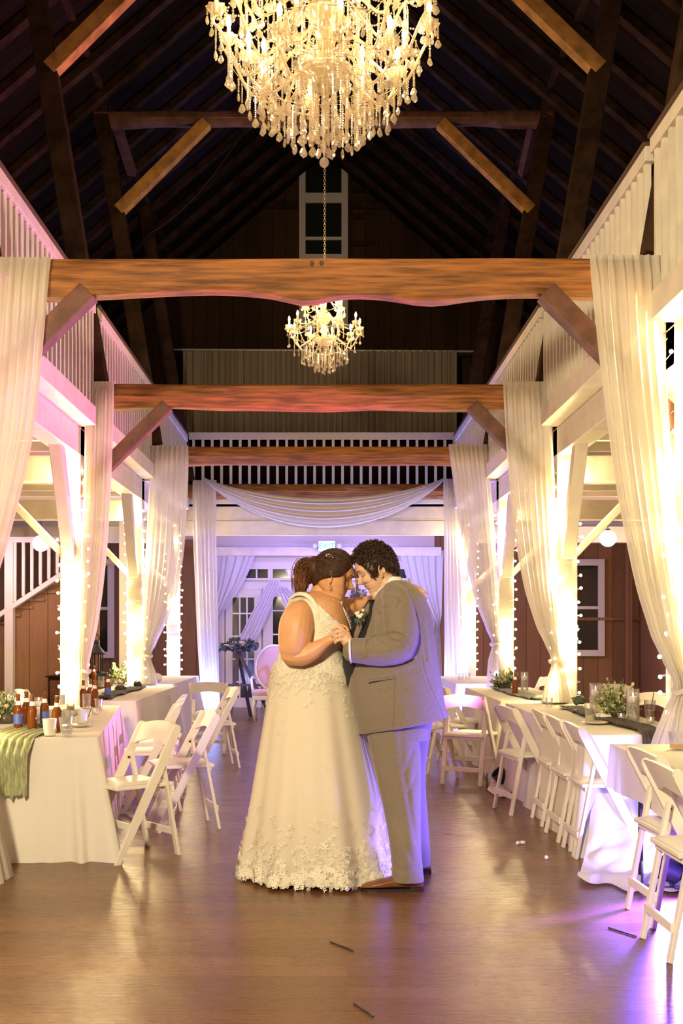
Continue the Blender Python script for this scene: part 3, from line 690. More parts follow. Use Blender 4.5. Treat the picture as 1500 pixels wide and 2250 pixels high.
# ---- tables and cloths
def table(cx, cy, ang, L, W, lab, clab, grp='banquet tables', seed=1, flare=.05, corner=.1, drop=None):
    t = thing('banquet_table', lab, 'table', (cx, cy, 0), ang, grp)
    mb = MB(); mb.rbox(-W/2+.02, -L/2+.02, TH-.04, W/2-.02, L/2-.02, TH-.006, .01); mb.build('tabletop', M_whites, t, world=False)
    for sy in (-1, 1):
        for sx in (-1, 1):
            mb = MB(); mb.tube([(sx*(W/2-.1), sy*(L/2-.25), 0), (sx*(W/2-.1), sy*(L/2-.25), TH-.04)], .014, 8); mb.build('leg', M_metal, t, True, world=False)
    Rm = Matrix.Translation((cx, cy, 0)) @ Matrix.Rotation(ang, 4, 'Z')
    r = .03; mb = MB(); per = []
    def side(a, b_, n): 
        for i in range(n): per.append(Vector(a).lerp(Vector(b_), i/n))
    hw, hl = W/2, L/2
    nl, nw = int(L/.02), int(W/.02)
    side((-hw,-hl,0),(hw,-hl,0), nw); side((hw,-hl,0),(hw,hl,0), nl); side((hw,hl,0),(-hw,hl,0), nw); side((-hw,hl,0),(-hw,-hl,0), nl)
    N = len(per); rows = []
    for j in range(31):
        v = j/30; z = TH*(1-v)+.006*(1-v) if drop is None else TH-drop*v; row = []
        if drop: v *= drop/TH
        if j == 0: pass
        for i, p in enumerate(per):
            q = p.copy(); n_ = Vector((0,0,0))
            ex = abs(abs(p.x)-hw); ey = abs(abs(p.y)-hl)
            if ex < .012: n_.x = math.copysign(1, p.x)
            if ey < .012: n_.y = math.copysign(1, p.y)
            n_ = n_.normalized() if n_.length else n_
            dc = Vector((hw-abs(p.x), hl-abs(p.y))).length      # distance from the corner
            s_ = i*.02
            cf = math.exp(-(dc/.16)**2); cg = math.exp(-((dc-.12)/.17)**2)
            dirc = Vector((math.copysign(1,p.x), math.copysign(1,p.y), 0)).normalized()
            wave = (.5+.5*sin(s_*13+seed+2.2*noise.noise(Vector((s_*1.3, seed, 0)))))*.030+.026*(sin(s_*48+seed*2)+.5*sin(s_*83))*cg
            a = v**1.1
            off = n_*(.004+a*(flare+wave))+dirc*cf*corner*a*(.75+.25*cos(dc*40))
            top = min(1, v*9); off *= top
            q = p+off; z += .004*sin(s_*9+seed)*v if drop else .0
            row.append(Rm @ Vector((q.x, q.y, max(.001, z if v > 0 else TH+.006))))
        rows.append(row)
    mb.rings(rows, False, False, True)
    # top surface with slight creases
    top = [r_.copy() for r_ in rows[0]]
    c = sum(top, Vector((0,0,0)))/N; mid = [[p.lerp(c, k) for p in top] for k in (.0, .3, .7)]
    mb.rings(mid+[[c+(p-c)*.02 for p in top]], False)
    o = solo('tablecloth', mb, M_cu, clab, 'tablecloth', 'white tablecloths', True)
    o['ang'] = ang
    return o
table(-1.93, 7.89, radians(8), 2.9, .76, 'long banquet table at the front left under a cloth', 'ivory cloth of the front left table, big folded corner facing the camera', seed=1.3, corner=.15, flare=.03)
table(-2.10, 11.42, 0, 2.88, .74, 'long banquet table in the middle left under a cloth', 'ivory cloth of the second left table, behind the bottles', seed=2.2)
table(1.965, 8.155, 0, 3.0, .74, 'long banquet table on the right under a cloth', 'ivory cloth of the right table, blue lit end pooling on the floor', seed=3.1, corner=.11, flare=.02)
table(-2.20, 14.5, 0, 2.6, .74, 'farthest banquet table on the left', 'ivory cloth of the farthest left table', seed=8.8)
table(1.965, 11.2, 0, 2.44, .74, 'banquet table on the right beyond the second post', 'ivory cloth of the second right table, by the brown bottle', seed=4.5)
table(1.965, 14.5, 0, 2.3, .74, 'farthest banquet table on the right', 'ivory cloth of the farthest right table', seed=5.5)
table(1.965, 4.9, 0, 2.44, .74, 'banquet table at the right picture edge', 'ivory cloth of the table at the right picture edge', seed=6.5, corner=.03, flare=.0, drop=.24)
table(-2.235, 4.83, radians(0), 2.2, .76, 'banquet table just outside the left picture edge', 'pale cloth just showing at the lower left picture edge', seed=7.5, corner=.1)
# cloth end lying on the floor
mb = MB()
def train(u, v):
    a = Vector((1.62, 6.64, .34)).lerp(Vector((2.30, 6.66, .2)), u); b_ = G(1268+ (1520-1268)*u, 1937+24*sin(u*2.4)+6*sin(u*17)); 
    p = a.lerp(b_, v); s_ = v
    z = (.34+.03*sin(u*20))*(1-v)**3.2+.012+.075*abs(sin(u*11+v*3+2*noise.noise(Vector((u*3,v*3,0)))))*v*(1-v)*1.6+.035*max(0, sin(v*15+u*4))*v
    return (p.x, p.y, max(z, .006))
mb.grid(train, 60, 40); solo('cloth_train', mb, M_cu, 'end of the tablecloth pooled on the floor in blue light', 'cloth', smooth=True)
mb = MB()
mb.grid(lambda u, v: (lambda p: (p.x, p.y, .012+.03*abs(sin(u*9+v*5))*v*(1-v)*3+.1*(1-v)**3))((Vector((1.5, 9.75, 0))).lerp(G(1070+95*u, 1738+16*sin(u*5)), v)), 30, 16)
solo('cloth_train', mb, M_cu, 'hem of the second right cloth lying on the floor between chair legs', 'cloth', smooth=True)

# ---- runners
M_sage = mat('sage green gauze', (.36,.38,.22), .85, vary=.3, scale=20, bump=.6, bscale=90, stretch=(6,1,1))
M_dark = mat('dark gauze runner', (.07,.055,.05), .9, vary=.4, scale=20, bump=.6, bscale=60)
M_grayg = mat('grey green gauze', (.28,.30,.27), .9, vary=.3, scale=20, bump=.5, bscale=60)
def runner(pts, wid, m, lab, seed=0, amp=.012, hang=None):
    pts = [Vector(p) for p in pts]; n = 60; seg = [0]
    for i in range(1, len(pts)): seg.append(seg[-1]+(pts[i]-pts[i-1]).length)
    def at(s_):
        for i in range(len(pts)-1):
            if s_ <= seg[i+1] or i == len(pts)-2:
                k = (s_-seg[i])/(seg[i+1]-seg[i]); return pts[i].lerp(pts[i+1], k), (pts[i+1]-pts[i]).normalized()
    def fn(u, v):
        p, d_ = at(seg[-1]*v); h = abs(d_.z) > .6
        side_ = Vector((1,0,0)) if h or abs(d_.y) > .5 else Vector((0,1,0))
        w_ = wid*(1+.12*sin(v*17+seed)+.2*noise.noise(Vector((v*5, seed, 1))))
        q = p+side_*(u-.5)*w_
        a = amp*(1.5 if h else 1)*abs(sin(u*21+2*sin(v*8+seed)))
        ed = .06*noise.noise(Vector((u*14, seed, 0))) if v > .98 and h else 0
        return (q.x, q.y-(a if h else 0), q.z+(0 if h else a)+ed)
    return solo('table_runner', MB().grid(fn, 44, n*2), m, lab, 'table runner', None, True)
e = T(30, 1624)
runner([(-2.05, 8.7, TH+.012), (-1.95, 7.6, TH+.012), (e.x-.02, 6.54, TH+.014), (e.x-.02, 6.43, TH-.0), (e.x-.03, 6.375, TH-.08), (e.x-.03, 6.36, TH-.32)], .30, M_sage, 'sage green gauze runner hanging over the end of the front left table', 1)
runner([(2.02, 9.0, TH+.012), (1.98, 7.9, TH+.012), (2.03, 7.0, TH+.014), (2.0, 6.66, TH+.014), (2.0, 6.63, TH-.02), (2.0, 6.62, TH-.13)], .17, M_dark, 'dark gauze runner along the right table with its end hanging down', 2, .02)
runner([(1.95, 12.3, TH+.012), (1.93, 11.0, TH+.012), (1.98, 10.1, TH+.012)], .2, M_grayg, 'grey green gauze runner on the second right table', 3, .02)
runner([(-2.1, 12.3, TH+.012), (-2.12, 11.0, TH+.012), (-2.1, 10.1, TH+.012)], .2, M_dark, 'dark gauze runner on the second left table', 4, .02)

# ---- table things
M_amber = mat('amber glass', (.23,.065,.012), .05, trans=.45, ior=1.3, spec=.9); M_lblue = mat('blue paper label', (.06,.10,.42), .5); M_lwhite = mat('white paper label', (.8,.78,.75), .5)

def clearm(name, col, tr, gl):
    m, nt, b = new_mat(name); L = nt.links.new; N = nt.nodes.new; nt.nodes.remove(b); out = nt.nodes['Material Output']
    d = N('ShaderNodeBsdfDiffuse'); g = N('ShaderNodeBsdfGlossy'); x = N('ShaderNodeBsdfTransparent'); d.inputs[0].default_value = (*col, 1); g.inputs['Roughness'].default_value = .05
    lw = N('ShaderNodeLayerWeight'); lw.inputs[0].default_value = .35
    c = N('ShaderNodeMixShader'); c.inputs[0].default_value = gl; L(d.outputs[0], c.inputs[1]); L(g.outputs[0], c.inputs[2])
    mr = N('ShaderNodeMapRange'); mr.inputs[3].default_value = 1-tr; mr.inputs[4].default_value = .75; L(lw.outputs['Facing'], mr.inputs[0])
    e = N('ShaderNodeMixShader'); L(mr.outputs[0], e.inputs[0]); L(x.outputs[0], e.inputs[1]); L(c.outputs[0], e.inputs[2]); L(e.outputs[0], out.inputs[0]); return m
M_clear = clearm('clear glass', (.85,.88,.88), .88, .75); M_frost = mat('frosted plastic', (.86,.83,.76), .35, trans=.25)
M_yel = mat('yellow drink', (.85,.6,.12), .15, trans=.2); M_org = mat('orange drink', (.85,.42,.15), .15, trans=.2); M_brn = mat('brown drink', (.35,.2,.1), .15)
M_lem = mat('pale lemon drink', (.85,.8,.4), .15, trans=.2)
M_wax = mat('white candle wax', (.9,.86,.78), .4, sss=.1); M_flame = mat('candle flame', (1,.8,.4), .4, emit=(1,.7,.3), estr=10)
M_leaf = mat('sage leaves', (.22,.30,.13), .55, vary=.35, scale=30); M_leafd = mat('dark foliage', (.05,.075,.05), .6, vary=.4, scale=30)
M_leafl = mat('pale yellow green leaves', (.52,.52,.24), .5, vary=.3, scale=30)
M_petal = mat('cream petals', (.85,.78,.62), .6); M_petald = mat('burgundy bloom', (.12,.03,.03), .6); M_gold = mat('gold ribbon', (.72,.55,.25), .4)
M_plate = mat('stoneware plate', (.55,.48,.4), .3); M_napk = mat('white napkin', (.85,.83,.8), .8)
M_cap = mat('dark bottle rim', (.10,.04,.015), .3)
def make_bottle(lm):
    t = thing('beer_bottle', 'x', 'bottle', (0,0,0), 0, 'brown beer bottles')
    k = .225/.23
    prof = [(0,0),(.028,0),(.0305,.004),(.0305,.12),(.029,.135),(.02,.155),(.0145,.17),(.0125,.2),(.0125,.214),(.0138,.216),(.0138,.224),(.0115,.226),(0,.226)]
    mb = MB(); mb.lathe([(a*k, b_*k) for a, b_ in prof], 20); mb.build('body', M_amber, t, True, angle=60)
    if lm: mb = MB(); mb.lathe([(.0312*k,.035*k),(.0312*k,.10*k)], 20, None, False); mb.build('label', lm, t, True)
    mb = MB(); mb.lathe([(.0130*k,.216*k),(.0145*k,.217*k),(.0142*k,.226*k),(.012*k,.229*k),(0,.229*k)], 20); mb.build('rim', M_cap, t, True, angle=50)
    mb = MB(); mb.lathe([(.0192*k,.158*k),(.0140*k,.185*k)], 20, None, False); mb.build('neck_label', M_lwhite, t, True)
    return t
bo1 = make_bottle(M_lblue); bo2 = make_bottle(None); usedb = {0:False, 1:False}
def bottle(px, py, k, lab, s=1):
    src = (bo1, bo2)[k]; t = src if not usedb[k] else copy_tree(src); usedb[k] = True
    t.location = T(px, py); t.location.z = TH+.012; t.scale = (s,)*3; t.rotation_euler.z = R.uniform(0, 6); t['label'] = lab
for px, py, k, lab in ((40,1606,0,'brown bottle with blue label, leftmost on the front left table'), (58,1597,1,'brown bottle squeezed between two others at the runner end'), (71,1608,1,'brown bottle right of the blue labelled one, over the runner'),
    (98,1599,0,'brown bottle behind the frosted cup, blue label half seen'), (125,1612,1,'tall brown bottle between frosted cup and water glass'), (183,1557,1,'orange brown bottle with silver neck label, left of a pair'),
    (198,1553,1,'brown bottle behind the right one of a pair'), (208,1557,1,'brown bottle, front one of a pair beside the pleated cup'), (237,1537,0,'brown bottle standing alone near the end of the left table'),
    (323,1487,1,'amber bottle on the second left table beside the crumpled wrap'), (206,1506,1,'brown bottle neck showing behind the jars on the left'), (1131,1530,1,'slim brown bottle on the second right table')):
    bottle(px, py, k, lab)
def cup(px, py, h, r0, r1, m, lab, drink=None, fill_=.3, name='plastic_cup', cat='cup', flut=0):
    t = thing(name, lab, cat, (*T(px, py).xy, TH+.012)); mb = MB(); n = 24
    mb.lathe([(0,.001),(r0,.001),(r0+(r1-r0)*.5,h*.5),(r1,h),(r1+.002,h),(r1-.002,h-.001),(r0+(r1-r0)*.5-.002,h*.5),(r0-.002,.004),(0,.004)], n, None, False)
    mb.build('cup_wall', m, t, True, world=False, angle=50)
    if drink:
        mb = MB(); ra = r0-.003; rb = r0+(r1-r0)*fill_-.003; mb.lathe([(0,.005),(ra,.005),(rb,h*fill_),(0,h*fill_)], n, None, False); mb.build('drink', drink, t, True, world=False, angle=50)
    return t
cup(109,1620,.10,.032,.043,M_frost,'frosted plastic cup at the corner of the front left table', M_wax, .25)
cup(146,1622,.115,.03,.046,M_clear,'clear plastic cup of water, nearest on the front left table', M_clear, .35)
cup(146,1598,.10,.032,.044,M_clear,'clear cup standing behind the water cup on the left', None)
cup(181,1594,.095,.028,.037,M_frost,'frosted cup with black straw, left of the yellow drink', M_yel, .2)
cup(217,1564,.09,.026,.034,M_clear,'clear cup with a little yellow drink on the front left table', M_yel, .35)
cup(209,1574,.05,.024,.027,M_clear,'short tumbler in front of the yellow drink', M_clear, .3)
cup(190,1560,.12,.03,.034,M_clear,'pleated clear cup in front of the pair of bottles', None)
cup(155,1565,.055,.03,.032,M_clear,'small glass jar on the left table', M_brn, .7)
cup(137,1552,.15,.022,.024,M_clear,'tall slim glass behind the bottles on the left', M_lwhite, .6)
cup(222,1512,.12,.035,.036,M_clear,'glass jar on the second left table', M_lwhite, .5)
cup(250,1512,.09,.04,.045,M_clear,'wide glass jar on the second left table', None)
cup(281,1500,.07,.034,.038,M_clear,'glass on the second left table beside the greenery', None)
cup(283,1491,.11,.03,.032,M_clear,'tall glass at the far end of the second left table', M_lwhite, .8)
cup(1297,1588,.125,.033,.044,M_clear,'clear cup with pale lemon drink on the right table', M_lem, .33)
cup(1427,1580,.125,.03,.042,M_clear,'clear cup with brown drink and straw on the right table', M_brn, .4)
cup(1206,1556,.075,.028,.03,M_clear,'small empty tumbler on the right table beside a plate', M_lwhite, .1)
cup(1012,1496,.085,.032,.036,M_clear,'clear glass on the far right table, left one', None)
cup(1027,1494,.085,.032,.036,M_clear,'clear glass on the far right table, right one', None)
cup(1488,1650,.09,.04,.046,M_clear,'glass of orange drink on the table at the right edge', M_org, .3)
mb = MB(); a = T(194,1580); mb.tube([a+Vector((0,0,.01)), a+Vector((.045,-.02,.13))], .003, 6); solo('drinking_straw', mb, M_black, 'short black straw leaning in a cup on the left table', 'straw')
mb = MB(); a = T(1430,1580); mb.tube([a+Vector((-.01,0,.02)), a+Vector((.02,0,.19))], .003, 6); solo('drinking_straw', mb, M_black, 'black straw standing in the brown drink on the right', 'straw')
# cylinder vases with floating candles
for px, py, h, lab in ((1308,1566,.22,'tall cylinder vase with candle left of the right flowers'), (1390,1588,.225,'tall cylinder vase with floating candle right of the flowers'), (1152,1520,.2,'cylinder vase with candle on the second right table'), (85,1585,.16,'candle holder behind the bottles on the left table')):
    t = thing('cylinder_vase', lab, 'vase', (*T(px,py).xy, TH+.012)); r_ = .045 if h > .2 else .04
    mb = MB(); mb.lathe([(0,.0),(r_,.0),(r_,h),(r_-.003,h),(r_-.003,.006),(0,.006)], 28, None, False); mb.build('glass', M_clear, t, True, world=False, angle=50)
    mb = MB(); mb.lathe([(0,.007),(r_-.004,.007),(r_-.004,h*.62),(0,h*.62)], 28, None, False); mb.build('water', M_clear, t, True, world=False, angle=50)
    mb = MB(); mb.lathe([(0,h*.62-.012),(.03,h*.62-.01),(.036,h*.62+.02),(.03,h*.62+.03),(0,h*.62+.034)], 20, None, False); c = mb.build('candle', M_wax, t, True, world=False, angle=50)
    mb = MB(); mb.lathe([(0,h*.62+.036),(.004,h*.62+.044),(.002,h*.62+.056),(0,h*.62+.062)], 10, None, False); mb.build('flame', M_flame, c, True, world=False)
for px, py, lab in ((1364,1583,'small votive candle in front of the right flowers'), (1429,1592,'small votive candle at the runner end on the right'), (70,1570,'small votive candle behind the left bottles')):
    t = thing('votive_candle', lab, 'candle', (*T(px,py).xy, TH+.012)); mb = MB(); mb.lathe([(0,0),(.022,0),(.028,.04),(.026,.04),(.02,.004),(0,.004)], 18, None, False); mb.build('holder', M_clear, t, True, world=False, angle=50)
    mb = MB(); mb.lathe([(0,.005),(.02,.005),(.022,.022),(0,.022)], 18, None, False); c = mb.build('wax', M_wax, t, True, world=False)
    mb = MB(); mb.ell((0,0,.03), (.004,.004,.009), 8, 6); mb.build('flame', M_flame, c, True, world=False)
def plate(px, py, r_, lab):
    mb = MB(); c = T(px,py); mb.lathe([(0,.004),(r_*.6,.004),(r_,.016),(r_,.019),(r_*.6,.009),(0,.009)], 30, Matrix.Translation((c.x,c.y,TH+.008)), False)
    solo('plate', mb, M_plate, lab, 'plate', None, True)
plate(1218,1548,.12,'stoneware plate with dark rim on the right table, farther one'); plate(1258,1561,.11,'stoneware plate with scraps of food on the right table'); plate(1308,1594,.09,'small plate under the lemon drink')
plate(325,1507,.12,'plate at the end of the second left table'); plate(176,1600,.07,'small dark rimmed dish behind the frosted cup')
def crumple(px, py, r_, h, m, lab, name='napkin', cat='napkin', seed=0):
    mb = MB(); c = T(px,py); vs = MB().ell((0,0,0), 1, 22, 12)
    for v in vs.v:
        k = 1+.35*noise.noise(v*1.7+Vector((seed,0,0)))+.2*noise.noise(v*4+Vector((seed,3,0))); mb.v.append(Vector((c.x+v.x*r_*k, c.y+v.y*r_*k, TH+.012+h*.5+v.z*h*.5*k)))
    mb.f = vs.f; mb.fm = vs.fm; lo = min(v.z for v in mb.v)
    for v in mb.v: v.z += TH+.008-lo
    return solo(name, mb, m, lab, cat, None, True)
crumple(1320,1583,.07,.04,M_napk,'crumpled white napkin beside the lemon drink',seed=1)
crumple(1185,1540,.06,.05,M_grayg,'bunched grey gauze at the end of the runner on the right','gauze','cloth',2)
crumple(1270,1552,.06,.08,M_leafd,'dark sprig of greenery on the right table','greenery','plant',3)
crumple(1248,1559,.04,.03,M_leafl,'scraps of food on a plate on the right table','food','food',4)
crumple(1264,1569,.03,.025,M_petald,'dark crumb of bread on the right table','bread','food',5)
crumple(325,1498,.09,.09,mat('mint paper', (.35,.55,.45), .7),'crumpled mint wrapping on the second left table','wrapping_paper','paper',6)
crumple(345,1500,.06,.1,M_napk,'crumpled white napkin on the second left table',seed=7)
crumple(265,1521,.06,.06,M_dark,'dark bundle of gauze on the second left table','gauze','cloth',8)
crumple(302,1513,.045,.08,M_black,'small black bag on the second left table','pouch','bag',9)
crumple(215,1540,.06,.05,M_black,'dark crumpled napkin beside the lone bottle',seed=10)
crumple(100,1603,.07,.04,M_dark,'bunched dark gauze around the bottle bases','gauze','cloth',11)
# floral arrangements
def floral(name, lab, base, spread, h, mats, nleaf, nflower, seed, leafsz=.03, petal=.022, low=False, dark=None):
    rr = random.Random(seed); t = thing(name, lab, 'flowers', base)
    lf = {i: MB() for i in range(len(mats))}; st = MB(); fl = []
    for i in range(nleaf):
        a = rr.uniform(0, 2*pi); e_ = rr.uniform(.05, 1.35); L_ = rr.uniform(.5, 1)
        tip = Vector((cos(a)*cos(e_)*spread, sin(a)*cos(e_)*spread*.8, sin(e_)*h))*L_+Vector((0,0,.03))
        m_ = rr.randrange(len(mats)); dr = tip.normalized()
        st.tube([Vector((0,0,.02)), tip*.55+Vector((0,0,.01)), tip], .0014, 4)
        for k in range(5):
            p = tip*(1-.09*k)+Vector((rr.uniform(-1,1), rr.uniform(-1,1), rr.uniform(-1,1)))*.012
            u = (dr+Vector((rr.uniform(-1,1), rr.uniform(-1,1), rr.uniform(-.5,1)))*.8).normalized(); s_ = u.cross(Vector((rr.uniform(-1,1), rr.uniform(-1,1), .3))).normalized(); z = leafsz*rr.uniform(.6, 1.2)
            n_ = u.cross(s_)*z*.15
            lf[m_].add([p, p+u*z*.5+s_*z*.38+n_, p+u*z, p+u*z*.5-s_*z*.38+n_, p+u*z*.5], [(0,1,4),(1,2,4),(4,2,3),(0,4,3)])
    st.build('stem', M_leafd, t, world=False)
    for i, m_ in lf.items():
        if m_.v: m_.build('foliage', mats[i], t, world=False)
    for i in range(nflower):
        a = rr.uniform(0, 2*pi); e_ = rr.uniform(.2, 1.2); c = Vector((cos(a)*cos(e_)*spread*.6, sin(a)*cos(e_)*spread*.5-.01, sin(e_)*h*.7+.02)); mb = MB()
        for ring, (rr_, tilt, nn) in enumerate(((.35,1.3,4),(.7,.9,6),(1.0,.45,8))):
            for k in range(nn):
                b_ = 2*pi*k/nn+ring; u = Vector((cos(b_)*cos(tilt), sin(b_)*cos(tilt), sin(tilt))); s_ = Vector((-sin(b_), cos(b_), 0)); z = petal*(.6+.4*rr_)
                mb.add([c, c+u*z*.5+s_*z*.4, c+u*z+s_*z*.25+Vector((0,0,.003)), c+u*z-s_*z*.25+Vector((0,0,.003)), c+u*z*.5-s_*z*.4], [(0,1,2,3,4)])
        mb.ell(c+Vector((0,0,petal*.25)), petal*.35, 8, 6)
        mb.build('flower', (M_petald if dark and i % 3 == 0 else M_petal), t, True, world=False)
    b_ = MB(); b_.lathe([(0,0),(spread*.32,0),(spread*.4,.035),(spread*.3,.06),(0,.05)], 16, None, False); b_.build('container', M_dark, t, True, world=False)
    return t
V3 = lambda p: (p.x, p.y, TH+.014)
floral('floral_centrepiece', 'low arrangement of yellow green leaves and dark blooms on the right table', V3(T(1352,1580)), .20, .24, [M_leafl, M_leafl, M_leaf], 90, 10, 1, .032, .03, dark=True)
floral('floral_centrepiece', 'arrangement of white flowers and greens at the left picture edge', V3(T(12,1592)), .17, .20, [M_leaf, M_leafl], 80, 10, 2, .028, .026)
floral('floral_centrepiece', 'greens on the second left table behind the bottles', V3(T(262,1506)), .18, .24, [M_leaf, M_leafl], 70, 3, 3, .035)
floral('floral_centrepiece', 'cream and green arrangement on the second right table', V3(T(1108,1517)), .19, .19, [M_leaf, M_leafd, M_leafl], 80, 8, 4, .035, .035)
# ---- floor litter
for (a, b_, lab) in (((725,2071),(776,2091),'dark drinking straw on the floor in front of the couple'), ((777,2207),(820,2236),'dark drinking straw on the floor at the bottom of the picture'), ((1336,2040),(1398,2060),'dark drinking straw on the floor in blue light at the right')):
    p, q = G(*a), G(*b_); mb = MB(); mb.tube([p+Vector((0,0,.004)), q+Vector((0,0,.004))], .0035, 8); solo('drinking_straw', mb, M_black, lab, 'straw', smooth=True)
for px, py, r_, lab in ((1138,1856,45,'left of two marshmallows touching on the floor'), (1148,1855,10,'right of two marshmallows touching on the floor'), (1200,1888,80,'lone marshmallow on the floor near the chairs')):
    c = G(px, py); mb = MB(); mb.lathe([(0,-.014),(.009,-.014),(.0115,-.010),(.0115,.010),(.009,.014),(0,.014)], 14, Matrix.Translation(c+Vector((0,0,.0115))) @ Matrix.Rotation(radians(r_), 4, 'Z') @ Matrix.Rotation(pi/2, 4, 'Y'))
    solo('marshmallow', mb, M_napk, lab, 'marshmallow', 'marshmallows on the floor', True)
mb = MB(); c = G(985,1833); mb.tube([c+Vector((-.03,0,.002)), c+Vector((.03,0,.003))], .0012, 4); solo('twig', mb, M_black, 'tiny dark twig on the floor right of the groom', 'twig')
# ---- far end: armchair, easel with flowers, lantern
M_velvet = mat('dusty pink velvet', (.62,.36,.40), .7, sheen=.4); M_easel = mat('dark easel wood', (.06,.03,.05), .5)
t = thing('armchair', 'pink oval backed armchair standing before the doors', 'armchair', (-.80, 16.9, 0))
bx = -.80; by = 16.9
mb = MB(); M = Matrix.Translation((bx, by+.22, .80)) @ Matrix.Rotation(radians(-10), 4, 'X'); mb.ell((0,0,0), (.27,.05,.34), 28, 18, M); mb.build('backrest', M_velvet, t, True)
mb = MB(); mb.tube([M @ Vector((.285*cos(a), 0, .355*sin(a))) for a in [2*pi*k/40 for k in range(40)]], .018, 8, closed=True); mb.build('back_frame', M_whites, t, True)
mb = MB(); mb.rbox(bx-.30, by-.28, .38, bx+.30, by+.2, .47, .03); mb.build('seat', M_velvet, t, True, angle=60)
mb = MB(); mb.rbox(bx-.31, by-.29, .32, bx+.31, by+.22, .385, .01); mb.build('seat_rail', M_whites, t)
for sx in (-1, 1):
    mb = MB(); mb.tube([(bx+sx*.30, by+.2, .62), (bx+sx*.33, by+.05, .66), (bx+sx*.33, by-.15, .64), (bx+sx*.31, by-.2, .5), (bx+sx*.30, by-.16, .36)], .02, 8); mb.build('armrest', M_whites, t, True)
    for sy in (-.26, .2):
        mb = MB(); mb.tube([(bx+sx*.28, by+sy, .34), (bx+sx*.30, by+sy-.02, .2), (bx+sx*.27, by+sy, 0.0)], [.03,.022,.014], 10); mb.build('leg', M_whites, t, True)
t = thing('easel', 'dark wooden easel leaning in front of the glazed door', 'easel', (-1.35, 17.2, 0))
dE = 17.2
for a, b_ in (((520,1425),(600,1590)), ((524,1425),(508,1578)), ((520,1420),(548,1565))):
    mb = MB(); mb.bar(P(*a, dE)+Vector((0,0,0)), Vector((xx(b_[0],dE), dE+(-.25 if b_[0] != 548 else .3), .0)), .055, .03, up=(0,1,0)); mb.build('leg', M_easel, t)
mb = MB(); mb.bar(P(498,1505,dE-.1), P(575,1505,dE-.1), .03, .06, up=(0,1,0)); mb.build('ledge', M_easel, t)
M_fwb = mat('white roses', (.85,.82,.85), .6); M_blued = mat('blue grey foliage', (.10,.11,.20), .6, vary=.3)
t = floral('flower_garland', 'garland of white roses and dark leaves on top of the easel', tuple(P(524,1432,dE-.1)), .34, .16, [M_blued, M_leafd], 90, 12, 9, .075, .075)
t = floral('flower_wreath', 'white and blue blossoms on the glazed door behind the couple', tuple(P(786,1330,19.62)), .2, .30, [M_blued, M_leaf], 50, 9, 12, .06, .07) 
t = thing('lantern', 'dark ornate lantern on a cabinet before the left aisle window', 'lantern', (xx(232,15.2), 15.2, .78))
lx = xx(232,15.2)
mb = MB(); mb.lathe([(0,0),(.13,0),(.13,.03),(.09,.05),(0,.05)], 8, Matrix.Translation((lx,15.2,.78))); mb.build('base', M_black, t)
for k in range(6):
    a = k*pi/3; mb = MB(); mb.tube([(lx+.08*cos(a), 15.2+.08*sin(a), .83), (lx+.08*cos(a), 15.2+.08*sin(a), 1.06)], .01, 6); mb.build('bar', M_black, t)
mb = MB(); mb.lathe([(.11,1.06),(.12,1.08),(.05,1.16),(.03,1.2),(.04,1.22),(.015,1.25),(0,1.25)], 12, Matrix.Translation((lx,15.2,0)), False); mb.tube([(lx+.04*cos(a), 15.2, 1.28+.04*sin(a)) for a in [2*pi*k/14 for k in range(14)]], .006, 6, closed=True); mb.build('roof', M_black, t, True, angle=40)
t = thing('sideboard', 'dark low cabinet in the left aisle under the lantern', 'cabinet', (lx-.1, 15.3, 0))
mb = MB(); mb.rbox(lx-.6, 15.0, .1, lx+.4, 15.55, .76, .01); mb.build('body', M_beamd, t)
mb = MB(); mb.rbox(lx-.63, 14.97, .76, lx+.43, 15.58, .78, .005); mb.build('top', M_beamd, t)
for sx in (-.58, .36):
    for sy in (15.02, 15.5):
        mb = MB(); mb.box(lx+sx, sy, 0, lx+sx+.04, sy+.04, .1); mb.build('leg', M_beamd, t)
for k in (0, 1):
    mb = MB(); mb.rbox(lx-.57+k*.48, 14.985, .14, lx-.13+k*.48, 15.0, .72, .004); dd_ = mb.build('door', M_brace, t)
    mb = MB(); mb.ell((lx-.17+k*.12, 14.975, .45), .014); mb.build('knob', M_metal, dd_, True); dd_.children[0].location = (0,0,0)

for _n in ('lantern', 'sideboard'): bpy.data.objects[_n].location.y -= .6
# ================================================================== the couple
M_skin = mat('bride skin', (.70,.37,.19), .45, sss=.12, vary=.05, scale=14, bump=.05, bscale=160)
M_skin2 = mat('groom skin', (.74,.47,.33), .45, sss=.12, vary=.05, scale=14, bump=.05, bscale=160)
M_hair = mat('dark brown hair', (.050,.020,.010), .55, vary=.3, scale=40); M_hairl = mat('lit brown hair', (.17,.065,.028), .5, vary=.3, scale=40)  # second hair tone: brown hair catching light, put into a redder colour
M_curl = mat('dark curly hair', (.035,.016,.009), .42)
M_suit = mat('taupe grey wool', (.215,.17,.132), .78, vary=.08, scale=120, bump=.25, bscale=350, sheen=.25)
M_vest = mat('black satin vest', (.012,.012,.016), .4); M_shirt = mat('white shirt cotton', (.85,.82,.78), .6)
M_leather = mat('brown leather', (.20,.075,.03), .28, vary=.2, scale=12); M_sole = mat('dark shoe sole', (.03,.015,.01), .5)
M_dress = mat('ivory satin dress', (.84,.78,.66), .6, sss=.0, bump=.2, bscale=120, sheen=.2)
M_tulle = cloth('ivory tulle', (.90,.84,.74), .35, .42, .3, 260)
M_lace = mat('ivory lace', (.88,.82,.69), .65); M_lip = mat('rose lips', (.45,.13,.10), .4); M_lash = mat('dark lashes', (.015,.008,.006), .6)
